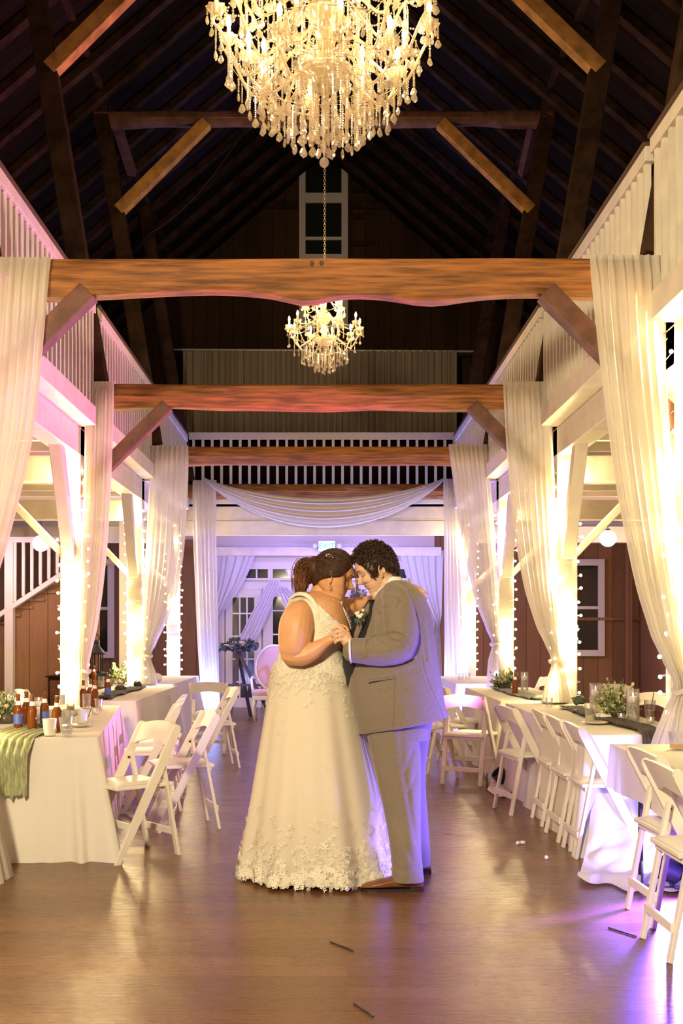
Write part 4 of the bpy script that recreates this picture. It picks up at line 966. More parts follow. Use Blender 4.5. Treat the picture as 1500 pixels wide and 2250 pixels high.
M_gem = mat('crystal jewel', (.9,.9,.92), .05, spec=1, metal=.6); M_navy = mat('navy ribbon', (.02,.03,.08), .5)
def spline(rows, t):
    n = len(rows)-1; x = t*n; i = min(int(x), n-1); f = x-i
    p = [rows[max(0, min(n, i+j))] for j in (-1, 0, 1, 2)]
    return [.5*((2*p[1][k])+(-p[0][k]+p[2][k])*f+(2*p[0][k]-5*p[1][k]+4*p[2][k]-p[3][k])*f*f+(-p[0][k]+3*p[1][k]-3*p[2][k]+p[3][k])*f**3) for k in range(len(rows[0]))]
def loft_px(mb, rows, m=40, n=48, e=2.3, fn=None, cap=True):
    """rows: (py, xl, xr, depth, half depth): level sections"""
    rings = []
    for j in range(m+1):
        py, xl, xr, d, b = spline(rows, j/m); c = P((xl+xr)/2, py, d); a = (xr-xl)/2/F*d; ring = []
        for k in range(n):
            th = 2*pi*k/n; cx, sy = cos(th), sin(th)
            q = Vector((math.copysign(abs(cx)**(2/e), cx)*a, math.copysign(abs(sy)**(2/e), sy)*b, 0))
            if fn: q = fn(q, j/m, th)
            ring.append(c+q)
        rings.append(ring)
    return mb.rings(rings, cap)
def limb(mb, pts, n=20, sub=6):
    """pts: (px, py, depth, radius in metres)"""
    m = (len(pts)-1)*sub; cs = [spline(pts, i/m) for i in range(m+1)]
    c = [P(a, b_, d) for a, b_, d, r in cs]; r = [q[3] for q in cs]
    # rounded ends
    v0 = (c[0]-c[1]).normalized(); v1 = (c[-1]-c[-2]).normalized()
    c = [c[0]+v0*r[0]*.8, c[0]+v0*r[0]*.5]+c+[c[-1]+v1*r[-1]*.5, c[-1]+v1*r[-1]*.8]; r = [r[0]*.45, r[0]*.82]+r+[r[-1]*.82, r[-1]*.45]
    return mb.tube(c, r, n)
def remesh(mb, name, vox, m, parent, smooth=3, disp=None, sf=.5):
    me = bpy.data.meshes.new('tmp'); me.from_pydata([tuple(v) for v in mb.v], [], mb.f); me.update()
    bm = bmesh.new(); bm.from_mesh(me); bmesh.ops.recalc_face_normals(bm, faces=bm.faces[:]); bm.to_mesh(me); bm.free()
    o = bpy.data.objects.new('tmp', me); COL.objects.link(o)
    r_ = o.modifiers.new('r', 'REMESH'); r_.mode = 'VOXEL'; r_.voxel_size = vox; r_.use_smooth_shade = True
    s_ = o.modifiers.new('s', 'SMOOTH'); s_.iterations = smooth; s_.factor = sf
    dg = bpy.context.evaluated_depsgraph_get(); dg.update()
    me2 = bpy.data.meshes.new_from_object(o.evaluated_get(dg)); bpy.data.objects.remove(o); bpy.data.meshes.remove(me)
    if disp:
        ns = [v.normal.copy() for v in me2.vertices]
        for v, n_ in zip(me2.vertices, ns): v.co += disp(v.co.copy(), n_)
    off = parent.location if parent else Vector((0,0,0))
    me2.transform(Matrix.Translation(-off)); me2.materials.clear(); me2.materials.append(m)
    me2.polygons.foreach_set('use_smooth', [True]*len(me2.polygons)); me2.name = name
    o2 = bpy.data.objects.new(name, me2); COL.objects.link(o2)
    if parent: o2.parent = parent
    return o2
def topx(p): return (VX+p.x*F/p.y, VY-(p.z-HC)*F/p.y)
def seg_d(p, a, b_):
    ax, ay = a; bx_, by_ = b_; dx, dy = bx_-ax, by_-ay; L2 = dx*dx+dy*dy
    t = max(0, min(1, ((p[0]-ax)*dx+(p[1]-ay)*dy)/L2)); return math.hypot(p[0]-ax-t*dx, p[1]-ay-t*dy)
def creases(lines, yref):
    def f(co, n_):
        if co.y > yref: return Vector((0,0,0))
        p = topx(co); k = 0
        for amp, w_, pl in lines:
            d = min(seg_d(p, pl[i], pl[i+1]) for i in range(len(pl)-1))
            if d < w_*7: k += .8*amp*math.exp(-(d/(w_*1.2))**2)-amp*.28*math.exp(-((d-w_*2.6)/(w_*1.6))**2)
        return n_*-k
    return f
# ---- head: x forward, y to its left, z up, chin at 0, crown at .23
HF = [(0,.030),(.006,.058),(.016,.070),(.028,.070),(.036,.068),(.044,.076),(.051,.0725),(.058,.079),(.066,.074),(.074,.078),(.085,.080),(.10,.080),(.115,.0785),(.128,.086),(.138,.090),(.16,.090),(.185,.078),(.208,.052),(.222,.026),(.230,.004)]
HBk = [(0,.010),(.03,-.03),(.06,-.068),(.09,-.09),(.12,-.100),(.15,-.102),(.18,-.090),(.205,-.064),(.222,-.03),(.230,-.004)]
HW = [(0,.022),(.012,.034),(.03,.047),(.05,.057),(.08,.066),(.11,.071),(.14,.075),(.17,.074),(.195,.062),(.215,.040),(.226,.02),(.230,.004)]
NOSE = [(.062,0),(.070,.008),(.076,.024),(.084,.030),(.092,.024),(.104,.015),(.116,.008),(.128,.003),(.138,0)]
def lerpt(tab, z):
    if z <= tab[0][0]: return tab[0][1]
    for (a, x), (b_, y) in zip(tab, tab[1:]):
        if z <= b_: t = (z-a)/(b_-a); t = t*t*(3-2*t) if tab is NOSE else t; return x+(y-x)*t
    return tab[-1][1]
def head(mb, M, fat=1.0, nose=1.0, smile=0, chin=1.0):
    rings = []
    for j in range(93):
        z = .23*j/92; f = lerpt(HF, z); b_ = lerpt(HBk, z); w_ = lerpt(HW, z)*(fat if z < .12 else 1+(fat-1)*max(0, (.16-z)/.04)); cx = (f+b_)/2; a = (f-b_)/2; ring = []
        for k in range(84):
            th = 2*pi*k/84; c, s_ = cos(th), sin(th); e = 2.25
            x = cx+math.copysign(abs(c)**(2/e), c)*a; y = math.copysign(abs(s_)**(2/e), s_)*w_
            if c > 0:
                wn = .0105 if z > .09 else .015
                x += lerpt(NOSE, z)*nose*math.exp(-(y/wn)**2)
                for sy in (-1, 1):
                    x -= .009*math.exp(-((y-sy*.031)/.015)**2-((z-.117)/.011)**2)
                    x += .006*math.exp(-((y-sy*.031)/.011)**2-((z-.115)/.007)**2)
                    x += .005*math.exp(-((y-sy*.036)/.018)**2-((z-.086)/.014)**2)*(1+smile)
                    x += .004*math.exp(-((y-sy*.028)/.018)**2-((z-.134)/.006)**2)
            ring.append(M @ Vector((x, y, z)))
        rings.append(ring)
    mb.rings(rings)
    for sy in (-1, 1):   # ears
        E = M @ Matrix.Translation((-.014, sy*.073, .100)) @ Matrix.Rotation(radians(-12), 4, 'Y') @ Matrix.Rotation(sy*radians(20), 4, 'Z')
        mb.ell((0,0,-.004), (.013,.005,.024), 14, 10, E)
        mb.tube([E @ Vector((.017*cos(a)*(1 if a < pi*1.2 else .7), sy*.006, .029*sin(a)+.001)) for a in [radians(-100)+2*pi*.86*k/16 for k in range(17)]], .0042, 8)
        mb.ell((.004,sy*.004,-.027), (.008,.005,.009), 10, 8, E)
def finger(mb, pts, r0=.0095, r1=.0068):
    m = len(pts); mb_r = [r0+(r1-r0)*i/(m-1) for i in range(m)]
    sp = [spline([(*p, r) for p, r in zip(pts, mb_r)], i/((m-1)*4)) for i in range((m-1)*4+1)]
    v = [Vector(q[:3]) for q in sp]; r = [q[3] for q in sp]; e = (v[-1]-v[-2]).normalized()
    mb.tube([v[0]]+v[1:]+[v[-1]+e*r[-1]*.55, v[-1]+e*r[-1]*.9], [r[0]]+r[1:]+[r[-1]*.8, r[-1]*.35], 12)
def headmat(px, py, d, fx, pitch, yaw, s_):
    """fx: +1 looks to the right of the picture; pitch: nose down; matrix places the head centre (0,0,.115)"""
    f = Vector((fx*cos(yaw)*cos(pitch), -sin(yaw)*cos(pitch), -sin(pitch))); 
    u = Vector((fx*sin(pitch)*cos(yaw), -sin(pitch)*sin(yaw), cos(pitch))); l = u.cross(f)
    M = Matrix((f, l, u)).transposed().to_4x4(); M.translation = P(px, py, d)
    return M @ Matrix.Scale(s_, 4) @ Matrix.Translation((0, 0, -.115))
DBR, DGR = 6.02, 5.95
# ---------------------------------------------------------------- bride
br = thing('person', 'woman in a sleeveless ivory lace wedding dress, forehead to forehead with the groom', 'person', (P(695,1500,6.08).x, 6.08, 0))
MH = headmat(734, 1267, DBR-.0, 1, radians(14), radians(6), 1.13)
torso_rows = [(1300,678,726,6.05,.050),(1307,664,736,6.05,.09),(1315,648,748,6.05,.145),(1328,636,755,6.05,.185),(1350,628,762,6.05,.200),(1378,624,768,6.05,.195),(1400,622,766,6.05,.188),(1425,620,752,6.05,.178),(1448,614,754,6.06,.175),(1470,606,764,6.06,.185),(1500,600,770,6.07,.2)]
mb = MB(); head(mb, MH, 1.08, 1.1)
limb(mb, [(712,1262,6.04,.048),(706,1290,6.06,.051),(701,1312,6.06,.062),(697,1335,6.05,.085)])
limb(mb, [(740,1304,6.0,.026),(730,1311,6.03,.032),(718,1318,6.05,.040)])          # soft chin
loft_px(mb, torso_rows, 40, 48)
# near arm
limb(mb, [(664,1338,5.91,.056),(658,1350,5.87,.080),(652,1372,5.84,.094),(648,1402,5.83,.092),(644,1426,5.82,.080),(642,1438,5.82,.066)])
limb(mb, [(640,1436,5.82,.060),(662,1440,5.81,.058),(685,1432,5.80,.049),(703,1420,5.79,.037),(718,1410,5.79,.028),(728,1404,5.79,.0255)])
# her hand: palm and fingers folded round his
def H(px, py, dy=0): return tuple(P(px, py, 5.78+dy))
limb(mb, [(726,1406,5.79,.024),(735,1400,5.79,.027),(744,1392,5.80,.026)])
finger(mb, [H(742,1388,.0), H(750,1379,.0), H(759,1377,-.015), H(765,1386,-.03)])
finger(mb, [H(744,1392,.01), H(752,1384,.02), H(762,1381,.01), H(767,1391,-.015)])
finger(mb, [H(745,1398,.02), H(755,1390,.04), H(764,1388,.035), H(769,1396,.01)])
finger(mb, [H(744,1404,.02), H(752,1400,.045), H(761,1397,.045), H(766,1403,.02)], .0085, .006)
finger(mb, [H(734,1396,-.02), H(740,1386,-.028), H(746,1378,-.02), H(752,1373,-.01)], .011, .0078)
# far arm round his neck and the hand on his back
limb(mb, [(742,1336,6.20,.060),(770,1334,6.24,.052),(805,1326,6.27,.044),(845,1316,6.28,.040),(880,1304,6.24,.032),(900,1295,6.19,.026)])
def J(px, py, dy=0): return tuple(P(px, py, 6.17+dy))
limb(mb, [(898,1296,6.19,.026),(906,1294,6.18,.028),(914,1297,6.17,.027)])
finger(mb, [J(902,1288), J(900,1281,-.01), J(899,1273,-.015)], .0105, .0075)
finger(mb, [J(911,1288), J(921,1293,-.005), J(930,1299,-.01), J(938,1304,-.005)])
finger(mb, [J(913,1294), J(922,1301,-.01), J(930,1308,-.015), J(937,1315,-.01)])
finger(mb, [J(913,1300), J(921,1308,-.01), J(928,1316,-.02), J(934,1324,-.015)])
finger(mb, [J(910,1304), J(915,1312,-.01), J(920,1320,-.02), J(925,1327,-.015)], .0085, .0065)
body = remesh(mb, 'body', .0036, M_skin, br, 3, creases([(.0025,2.5,[(648,1440),(660,1437),(670,1434)]),(.004,1.8,[(728,1318),(742,1322)]),(.004,2,[(690,1390),(684,1408)])], 5.95))
def on_head(M, pts, r, name, m, parent, n=8):
    mb = MB(); mb.tube([M @ Vector(p) for p in pts], r, n); return mb.build(name, m, parent, True)
def face_x(y, z, nose=1.0, fat=1.0):
    f = lerpt(HF, z); b_ = lerpt(HBk, z); w_ = lerpt(HW, z)*fat; a = (f-b_)/2; cx = (f+b_)/2; s_ = min(.999, abs(y)/w_)**(2.25/2)
    x = cx+a*(max(0, 1-s_*s_))**.5**1.0 if False else cx+a*(1-(abs(y)/w_)**2.25)**(1/2.25) if abs(y) < w_ else cx
    for sy in (-1, 1):
        x += -.009*math.exp(-((y-sy*.031)/.015)**2-((z-.117)/.011)**2)+.006*math.exp(-((y-sy*.031)/.011)**2-((z-.115)/.007)**2)+.004*math.exp(-((y-sy*.028)/.018)**2-((z-.134)/.006)**2)
    return x+lerpt(NOSE, z)*nose*math.exp(-(y/.0105)**2)
def face_features(M, parent, lipm, fat, brow, nose, lashr=.0016, smile=0):
    for sy in (-1, 1):
        on_head(M, [(face_x(y, z, nose, fat)+.0015, y, z) for y, z in [(sy*(.016+.030*t), .1125-.0045*sin(pi*t)+.0005) for t in [i/8 for i in range(9)]]], [lashr*.6]+[lashr]*6+[lashr*1.1, lashr*.8], 'eyelash', M_lash, parent, 6)
        on_head(M, [(face_x(y, z, nose, fat)+.001, y, z) for y, z in [(sy*(.014+.036*t), .134+.006*sin(pi*t*.8)) for t in [i/8 for i in range(9)]]], [brow*.7]+[brow]*5+[brow*.8, brow*.6, brow*.3], 'eyebrow', M_hair, parent, 6)
    for z, r_ in ((.0575, .0036), (.0475, .0042)):
        on_head(M, [(face_x(y, z, nose, fat)+.0002-.0002*abs(y)*100, y, z+smile*(abs(y)/.022)**2*.006) for y in [-.022+.044*i/10 for i in range(11)]], [r_*.25, r_*.6, r_*.9]+[r_]*5+[r_*.9, r_*.6, r_*.25], 'lip', lipm, parent, 8)
face_features(MH, br, M_lip, 1.08, .0018, 1.1)
# hair
def skull(u, off, M, c=Vector((-.006,0,.122)), r=(.104,.084,.114)):
    u = u.normalized(); return M @ (c+Vector((u.x*(r[0]+off), u.y*(r[1]+off), u.z*(r[2]+off))))
hr = random.Random(3)
bun_dir = Vector((-.93, 0, .16))
mb = MB(); strands = MB()
cap_ = MB()
for i in range(26):
    for j in range(44):
        pass
# scalp cap: sphere patch behind the hairline
def hairline(th): # th 0 = forehead, pi = nape; lowest elevation (sin) covered
    t = abs(th)/pi; return .62 if t < .12 else .62-(t-.12)*2.6 if t < .36 else -.02-(t-.36)*.9 if t < .5 else -.15-(t-.5)*1.1
def cap_patch(M, line, off, n=56, m=18, jit=.0):
    rings = []
    for j in range(m+1):
        ring = []
        for k in range(n):
            th = 2*pi*k/n; th = th-2*pi if th > pi else th
            s0 = max(-.98, line(th)); e = math.asin(s0)+(pi/2-math.asin(s0)-.02)*j/m
            u = Vector((cos(e)*cos(th), cos(e)*sin(th), sin(e)))
            o_ = off*min(1, .2+j*.35)+jit*noise.noise(u*9)
            ring.append(skull(u, o_, M))
        rings.append(ring)
    return MB().rings(rings, True)
c_ = cap_patch(MH, hairline, .008, jit=.004); 
bun_c = P(679, 1250, 6.03)
hairmass = c_
hairmass.ell(P(692,1248,6.02), (.056,.066,.066), 20, 14); hairmass.ell(P(680,1256,6.03), (.030,.045,.07), 20, 14)
limb(hairmass, [(676,1240,6.03,.045),(670,1262,6.04,.043),(667,1285,6.05,.030),(663,1302,6.06,.012)])
hair = hairmass.build('hair', M_hair, br, True)
for i in range(230):        # combed strands to the bun
    th = hr.uniform(-2.3, 2.3); s0 = hairline(th)+.02; e = math.asin(max(-.9, min(.95, s0+hr.uniform(0, .35))))
    a = Vector((cos(e)*cos(th), cos(e)*sin(th), sin(e))); b_ = (bun_dir+Vector((0, hr.uniform(-.25,.25), hr.uniform(-.2,.35)))).normalized(); pts = []
    for k in range(9):
        t = k/8; q = a.lerp(b_, t); q.z += .28*sin(pi*t)*(.5+.5*abs(a.z)); q.y += a.y*.35*sin(pi*t)
        pts.append(skull(q, .009+.006*sin(pi*t)+hr.uniform(-.001,.003), MH))
    strands.tube(pts, [.0006]+[.0017]*7+[.001], 5)
strands.build('combed_strand_layer', M_hair, hair, True); hair.children[0].location = (0,0,0)
strands = MB()
for i in range(420):        # ponytail
    ox = hr.gauss(0, 9); oz = hr.uniform(-14, 10); pts = []
    for k in range(8):
        t = k/7; spread = (1-.35*t)
        pts.append(P(684+ox*spread-24*t-9*sin(pi*t)+hr.gauss(0,.7), 1238+oz*(1-t)+ (68+hr.uniform(-6,6))*t**1.1-16*sin(pi*t), 6.02+hr.uniform(-.075,.065)*spread+.02*t))
    strands.tube(pts, [.0008]+[.002]*5+[.0016,.0005], 5)
strands.build('ponytail', M_hairl, br, True)
def lock(pts, r, parent, name='loose_lock', m=M_hairl):
    mb = MB(); rr = random.Random(int(pts[0][0]*10))
    for q in range(7):
        o_ = (rr.gauss(0, 1.1), rr.gauss(0, 1.1), rr.gauss(0, .004)); m_ = 26; sp = [spline([tuple(x) for x in pts], i/m_) for i in range(m_+1)]
        mb.tube([P(a+o_[0], b_+o_[1], d+o_[2]) for a, b_, d in sp], [r*.4]+[r]*(m_-2)+[r*.6, r*.25], 5)
    return mb.build(name, m, parent, True)
lock([(764,1240,5.95),(758,1262,5.94),(755,1285,5.93),(756,1305,5.93),(757,1318,5.93),(754,1330,5.93),(762,1342,5.94)], .0013, br)
lock([(777,1250,5.95),(782,1270,5.93),(784,1288,5.93),(784,1302,5.93),(777,1316,5.93),(768,1324,5.94)], .0012, br)
lock([(722,1262,5.92),(732,1264,5.915),(742,1262,5.92),(750,1256,5.93)], .0012, br)
lock([(744,1212,5.98),(760,1222,5.97),(770,1236,5.96),(776,1250,5.95),(778,1262,5.95)], .0016, br, m=M_hair)
# hair comb, earring, necklace
t_ = MB(); jr = random.Random(5)
for i in range(16): t_.ell(P(716+i*.9+jr.uniform(-2,2), 1219+jr.uniform(-3.5,4)+i*.2, 5.93+jr.uniform(0,.02)), jr.uniform(.002,.0045), 7, 5)
t_.build('hair_comb', M_gem, br, True)
ep = P(723.5, 1279, 5.915); mb = MB(); mb.ell(ep, .004, 10, 8); mb.ell(ep+Vector((0,0,-.009)), .0025, 8, 6)
mb.tube([ep+Vector((.007*sin(a)*(1-.35*cos(a)), 0, -.026+.010*cos(a)*1.15)) for a in [2*pi*k/18 for k in range(18)]], .0018, 6, closed=True); mb.ell(ep+Vector((0,0,-.028)), (.003,.002,.004), 8, 6); mb.build('earring', M_gem, br, True)
# ---- dress
def inpoly(x, y, poly):
    c = False; n = len(poly)
    for i in range(n):
        x1, y1 = poly[i]; x2, y2 = poly[(i+1) % n]
        if (y1 > y) != (y2 > y) and x < (x2-x1)*(y-y1)/(y2-y1)+x1: c = not c
    return c
near_poly = [(630,1316),(664,1302),(672,1304),(698,1327),(720,1348),(744,1369),(762,1389),(768,1400),(790,1500),(560,1500),(600,1380)]
far_strap = [(748,1322),(757,1323),(770,1348),(800,1400),(776,1402),(766,1370),(756,1345)]
mb = MB(); loft_px(mb, [(a, b_-2.6, c+2.6, d, e+.007) for a, b_, c, d, e in torso_rows], 110, 150, cap=False)
keep = []
for f in mb.f:
    c = sum((mb.v[i] for i in f), Vector((0,0,0)))/len(f); px, py = topx(c)
    if c.y < 6.08: k = inpoly(px, py, near_poly) or inpoly(px, py, far_strap)
    else: k = py > 1345 or inpoly(px, py, [(640,1312),(672,1302),(672,1350),(640,1350)])
    if k: keep.append(f)
idx = sorted({i for f in keep for i in f}); mp_ = {o: n_ for n_, o in enumerate(idx)}
bb = MB(); bb.add([mb.v[i] for i in idx], [tuple(mp_[i] for i in f) for f in keep])
bod = bb.build('bodice', M_dress, br, True)
md = bod.modifiers.new('s', 'SOLIDIFY'); md.thickness = .005; md.offset = 1
# near strap over the shoulder, following the neckline edge
mb = MB(); 
def _strap(pts, w_, m, parent):
    mb = MB(); v = []
    for i in range(25): v.append(P(*spline(pts, i/24)))
    rings = []
    for i, p in enumerate(v):
        t = (v[min(i+1,24)]-v[max(i-1,0)]).normalized(); n_ = (p-P(700,1345,6.05)).normalized(); n_ = (n_-t*n_.dot(t)).normalized(); s_ = t.cross(n_)
        rings.append([p+s_*w_/2-n_*.004, p+s_*w_*.42, p-s_*w_*.42, p-s_*w_/2-n_*.004])
    mb.rings(rings); return mb.build('shoulder_strap', m, parent, True)
_strap([(633,1320,6.06),(640,1311,5.98),(655,1304,5.91),(672,1307,5.865),(688,1322,5.845),(697,1342,5.838),(699,1364,5.845)], .024, M_dress, br)
def ribbon(pts, w_, th, name, m, parent):
    mb = MB(); rings = []; v = [P(*p) for p in pts]; N = len(v)
    for i, p in enumerate(v):
        t = (v[min(i+1,N-1)]-v[max(i-1,0)]).normalized(); n_ = (Vector((0,-1,0)) if True else 0); s_ = t.cross(n_).normalized(); n_ = s_.cross(t).normalized()
        rings.append([p+s_*w_/2, p+n_*th+s_*w_*.3, p+n_*th-s_*w_*.3, p-s_*w_/2])
    mb.rings(rings); return mb.build(name, m, parent, True)
def skirt_pt(u, v, off=0, seedf=0, hemv=True):
    rows = [(1452,613,757,6.06,.176),(1470,603,765,6.06,.19),(1495,597,771,6.07,.215),(1540,590,780,6.08,.25),(1600,580,792,6.09,.29),(1680,566,811,6.10,.335),(1760,552,830,6.11,.375),(1840,537,850,6.12,.40),(1905,526,866,6.12,.42)]
    py, xl, xr, d, b_ = spline(rows, v); c = P((xl+xr)/2, py, d); a = (xr-xl)/2/F*d; th = 2*pi*u
    z = c.z; z0 = P(0,1452,6.06).z; zb = .012; z = z0+(zb-z0)*((z0-z)/(z0-P(0,1905,6.12).z))
    k = v**1.3
    fold = (.5*sin(th*9+1.2+.6*sin(th*2))+.35*sin(th*16+2+v*.6)+.3*noise.noise(Vector((cos(th)*2.3, sin(th)*2.3, v*.6+seedf))))
    r_ = 1+(.085*k)*fold+off/a
    if v > .93: r_ += .02*sin(th*23)*(v-.93)/.07
    z += (.018+.02*noise.noise(Vector((cos(th)*3, sin(th)*3, seedf+5))))*max(0, (v-.9)/.1) if hemv else 0
    return Vector((c.x+a*r_*cos(th), c.y+b_*r_*sin(th), max(.006, z)))
mb = MB(); mb.grid(lambda u, v: skirt_pt(u, v), 220, 70, wrap=True); sk = mb.build('skirt', M_dress, br, True)
mb = MB(); mb.grid(lambda u, v: skirt_pt(u+.004, v, .010+.012*v, 2.0)+Vector((.02*v*v,0,0)), 220, 60, wrap=True); tl = mb.build('tulle_overlay', M_tulle, br, True)
# lace motifs on bodice, hips and hem
lr = random.Random(11)
def motif(mb, p, n_, s_, rot, kind):
    n_ = n_.normalized(); u = n_.cross(Vector((0,0,1)));  u = u.normalized() if u.length > .1 else Vector((1,0,0)); w_ = n_.cross(u)
    def q(a, b_, h=0): 
        c, s = cos(rot), sin(rot); return p+u*(a*c-b_*s)*s_+w_*(a*s+b_*c)*s_+n_*(h+.0015)
    if kind == 0:
        for k in range(5):
            t = 2*pi*k/5; mb.add([q(0,0,.002), q(.5*cos(t-.35),.5*sin(t-.35),.003), q(1*cos(t-.12),1*sin(t-.12),.001), q(1*cos(t+.12),1*sin(t+.12),.001), q(.5*cos(t+.35),.5*sin(t+.35),.003)], [(0,1,2,3,4)])
        mb.ell(p+n_*.003, s_*.16, 6, 4)
    else:
        for k in range(-3, 4):
            x0 = k*.45; y0 = .25*sin(k*.9)
            for sg in (-1, 1):
                t = sg*1.0; mb.add([q(x0,y0,.001), q(x0+.22,y0+sg*.12,.003), q(x0+.42,y0+sg*.5,.001), q(x0+.05,y0+sg*.36,.003)], [(0,1,2,3)])
            mb.add([q(x0-.25,y0-.02,.001), q(x0+.25,y0-.04+.2*(sin((k+.5)*.9)-sin(k*.9)),.001), q(x0+.25,y0+.04,.001), q(x0-.25,y0+.02,.001)], [(0,1,2,3)])
lace = MB()
def put(u, v, s_, kind, rot=None, off=True):
    f = (lambda a, b_: skirt_pt(a+.004, b_, .010+.012*b_+.003, 2.0)+Vector((.02*b_*b_,0,0)))
    p = f(u, v); pu = f(u+.003, v); pv = f(u, min(1, v+.01)); n_ = (pu-p).cross(pv-p)
    c = Vector((P(690,1500,6.1).x, 6.1, p.z)); 
    if n_.dot(p-c) < 0: n_ = -n_
    motif(lace, p, n_, s_, lr.uniform(0, 6.28) if rot is None else rot, kind)
for i in range(1000):
    u = lr.uniform(.40, 1.10); v = 1-abs(lr.gauss(0, .085)); 
    if v > .995: continue
    put(u, v, lr.uniform(.010,.024), lr.choice([0,1,1,1]))
for i in range(620):
    u = lr.uniform(.40, 1.10); v = abs(lr.gauss(0, .17)); put(u, min(.6, v+.01), lr.uniform(.007,.015), lr.choice([0,1,1]))
lace.build('lace_applique', M_lace, br, True)
lb = MB()
for f in keep:
    if lr.random() < .05:
        c = sum((mb.v[i] for i in ()), Vector((0,0,0))); vs = [bb.v[mp_[i]] for i in f]; c = sum(vs, Vector((0,0,0)))/4
        if c.y > 6.1: continue
        n_ = (vs[1]-vs[0]).cross(vs[3]-vs[0]); 
        if n_.dot(c-Vector((P(690,1400,6.05).x, 6.05, c.z))) < 0: n_ = -n_
        motif(lb, c+n_.normalized()*.005, n_, lr.uniform(.010,.018), lr.uniform(0,6.28), lr.choice([0,1]))
lb.build('bodice_lace', M_lace, br, True)
# ---------------------------------------------------------------- groom
gr = thing('person', 'curly haired man in a taupe grey suit, forehead against the bride, holding her hand', 'person', (P(880,1600,5.95).x, 5.95, 0))
MG = headmat(823, 1252, DGR, -1, radians(23), radians(8), 1.09)
mb = MB(); head(mb, MG, 1.04, 1.25, 1)
limb(mb, [(836,1262,5.95,.056),(846,1280,5.95,.062),(858,1300,5.96,.072),(868,1330,5.96,.09)])
limb(mb, [(822,1302,5.94,.024),(828,1308,5.94,.032),(838,1312,5.95,.045)])
loft_px(mb, [(1310,835,905,5.96,.12),(1350,815,935,5.97,.17),(1420,790,945,5.97,.17),(1500,780,952,5.97,.17)], 20, 36)
# near hand coming out of the cuff
def K(px, py, dy=0): return tuple(P(px, py, 5.755+dy))
limb(mb, [(800,1428,5.78,.034),(780,1424,5.77,.031),(768,1416,5.765,.030)])
limb(mb, [(768,1416,5.765,.030),(762,1408,5.76,.033),(757,1402,5.76,.030)], 20)
limb(mb, [(764,1400,5.762,.020),(760,1393,5.762,.019),(756,1390,5.762,.017)])
finger(mb, [K(761,1392,-.0), K(751,1381,-.012), K(740,1378,-.012), K(729,1384,-.004)], .0105, .0078)
finger(mb, [K(760,1396,-.005), K(749,1388,-.02), K(738,1389,-.018), K(729,1397,-.006)], .0108, .008)
finger(mb, [K(760,1402,-.005), K(749,1397,-.022), K(739,1399,-.02), K(731,1407,-.006)], .0105, .0078)
finger(mb, [K(758,1408,-.005), K(749,1406,-.02), K(741,1408,-.018), K(736,1413,-.006)], .0095, .007)
finger(mb, [K(768,1406,.02), K(764,1396,.02), K(758,1390,.025), K(752,1388,.03)], .012, .009)
gb = remesh(mb, 'body', .0034, M_skin2, gr, 3)
face_features(MG, gr, mat('pale lips', (.50,.20,.15), .45), 1.04, .0026, 1.25, smile=1)
# curly hair
def ghl(th):
    t = abs(th)/pi; return lerpt([(0,.60),(.12,.60),(.28,.24),(.37,-.28),(.43,-.32),(.47,.06),(.56,.08),(.60,-.30),(.7,-.48),(1,-.62)], t)
gh = cap_patch(MG, ghl, .006, jit=.004).build('hair', M_curl, gr, True)
cm = MB(); cr = random.Random(8)
for i in range(1500):
    u = Vector((cr.gauss(0,1), cr.gauss(0,1), cr.gauss(0,1))).normalized(); th = atan2(u.y, u.x)
    if u.z < ghl(th)+.0: continue
    back = max(0, -u.x*.4+u.z*.9); L_ = .010+.016*max(0, u.z)+.006*cr.random()
    p0 = skull(u, .004, MG); p1 = skull(u, .004+L_+.004*noise.noise(u*6), MG); ax = (p1-p0).normalized(); a = ax.orthogonal().normalized(); b_ = ax.cross(a); ph = cr.uniform(0, 6.28)
    dr = (a*cos(ph*1.7)+b_*sin(ph*1.7)); r_ = cr.uniform(.004,.0075); pts = []
    tl_ = cr.uniform(1.1, 1.9)
    for k in range(13):
        t = k/12; an = ph+t*2*pi*tl_; pts.append(p0.lerp(p1, t)+dr*.012*t*t+(a*cos(an)+b_*sin(an))*r_*(.4+.6*t))
    cm.tube(pts, [.0022]*11+[.0016,.0008], 4)
cm.build('curl_layer', M_curl, gh, True); gh.children[0].location = (0,0,0)
# sideburn stubble
# shirt, vest
mb = MB(); loft_px(mb, [(1268,843,880,5.955,.064),(1280,833,886,5.955,.072),(1296,824,892,5.955,.082),(1318,815,900,5.96,.10)], 24, 60, cap=False,
    fn=lambda q, t, th: q+Vector((0,0,(.022*cos(th) if False else 0)-.012*max(0,-cos(th))*1.5))); 
co = mb.build('shirt_collar', M_shirt, gr, True); co.modifiers.new('s','SOLIDIFY').thickness = .004
mb = MB(); loft_px(mb, [(1318,808,900,5.96,.10),(1350,788,930,5.97,.15),(1390,768,935,5.97,.165),(1420,754,940,5.97,.17),(1460,752,940,5.97,.172),(1500,760,942,5.97,.17),(1560,775,945,5.97,.17)], 30, 48)
mb.build('vest', M_vest, gr, True)
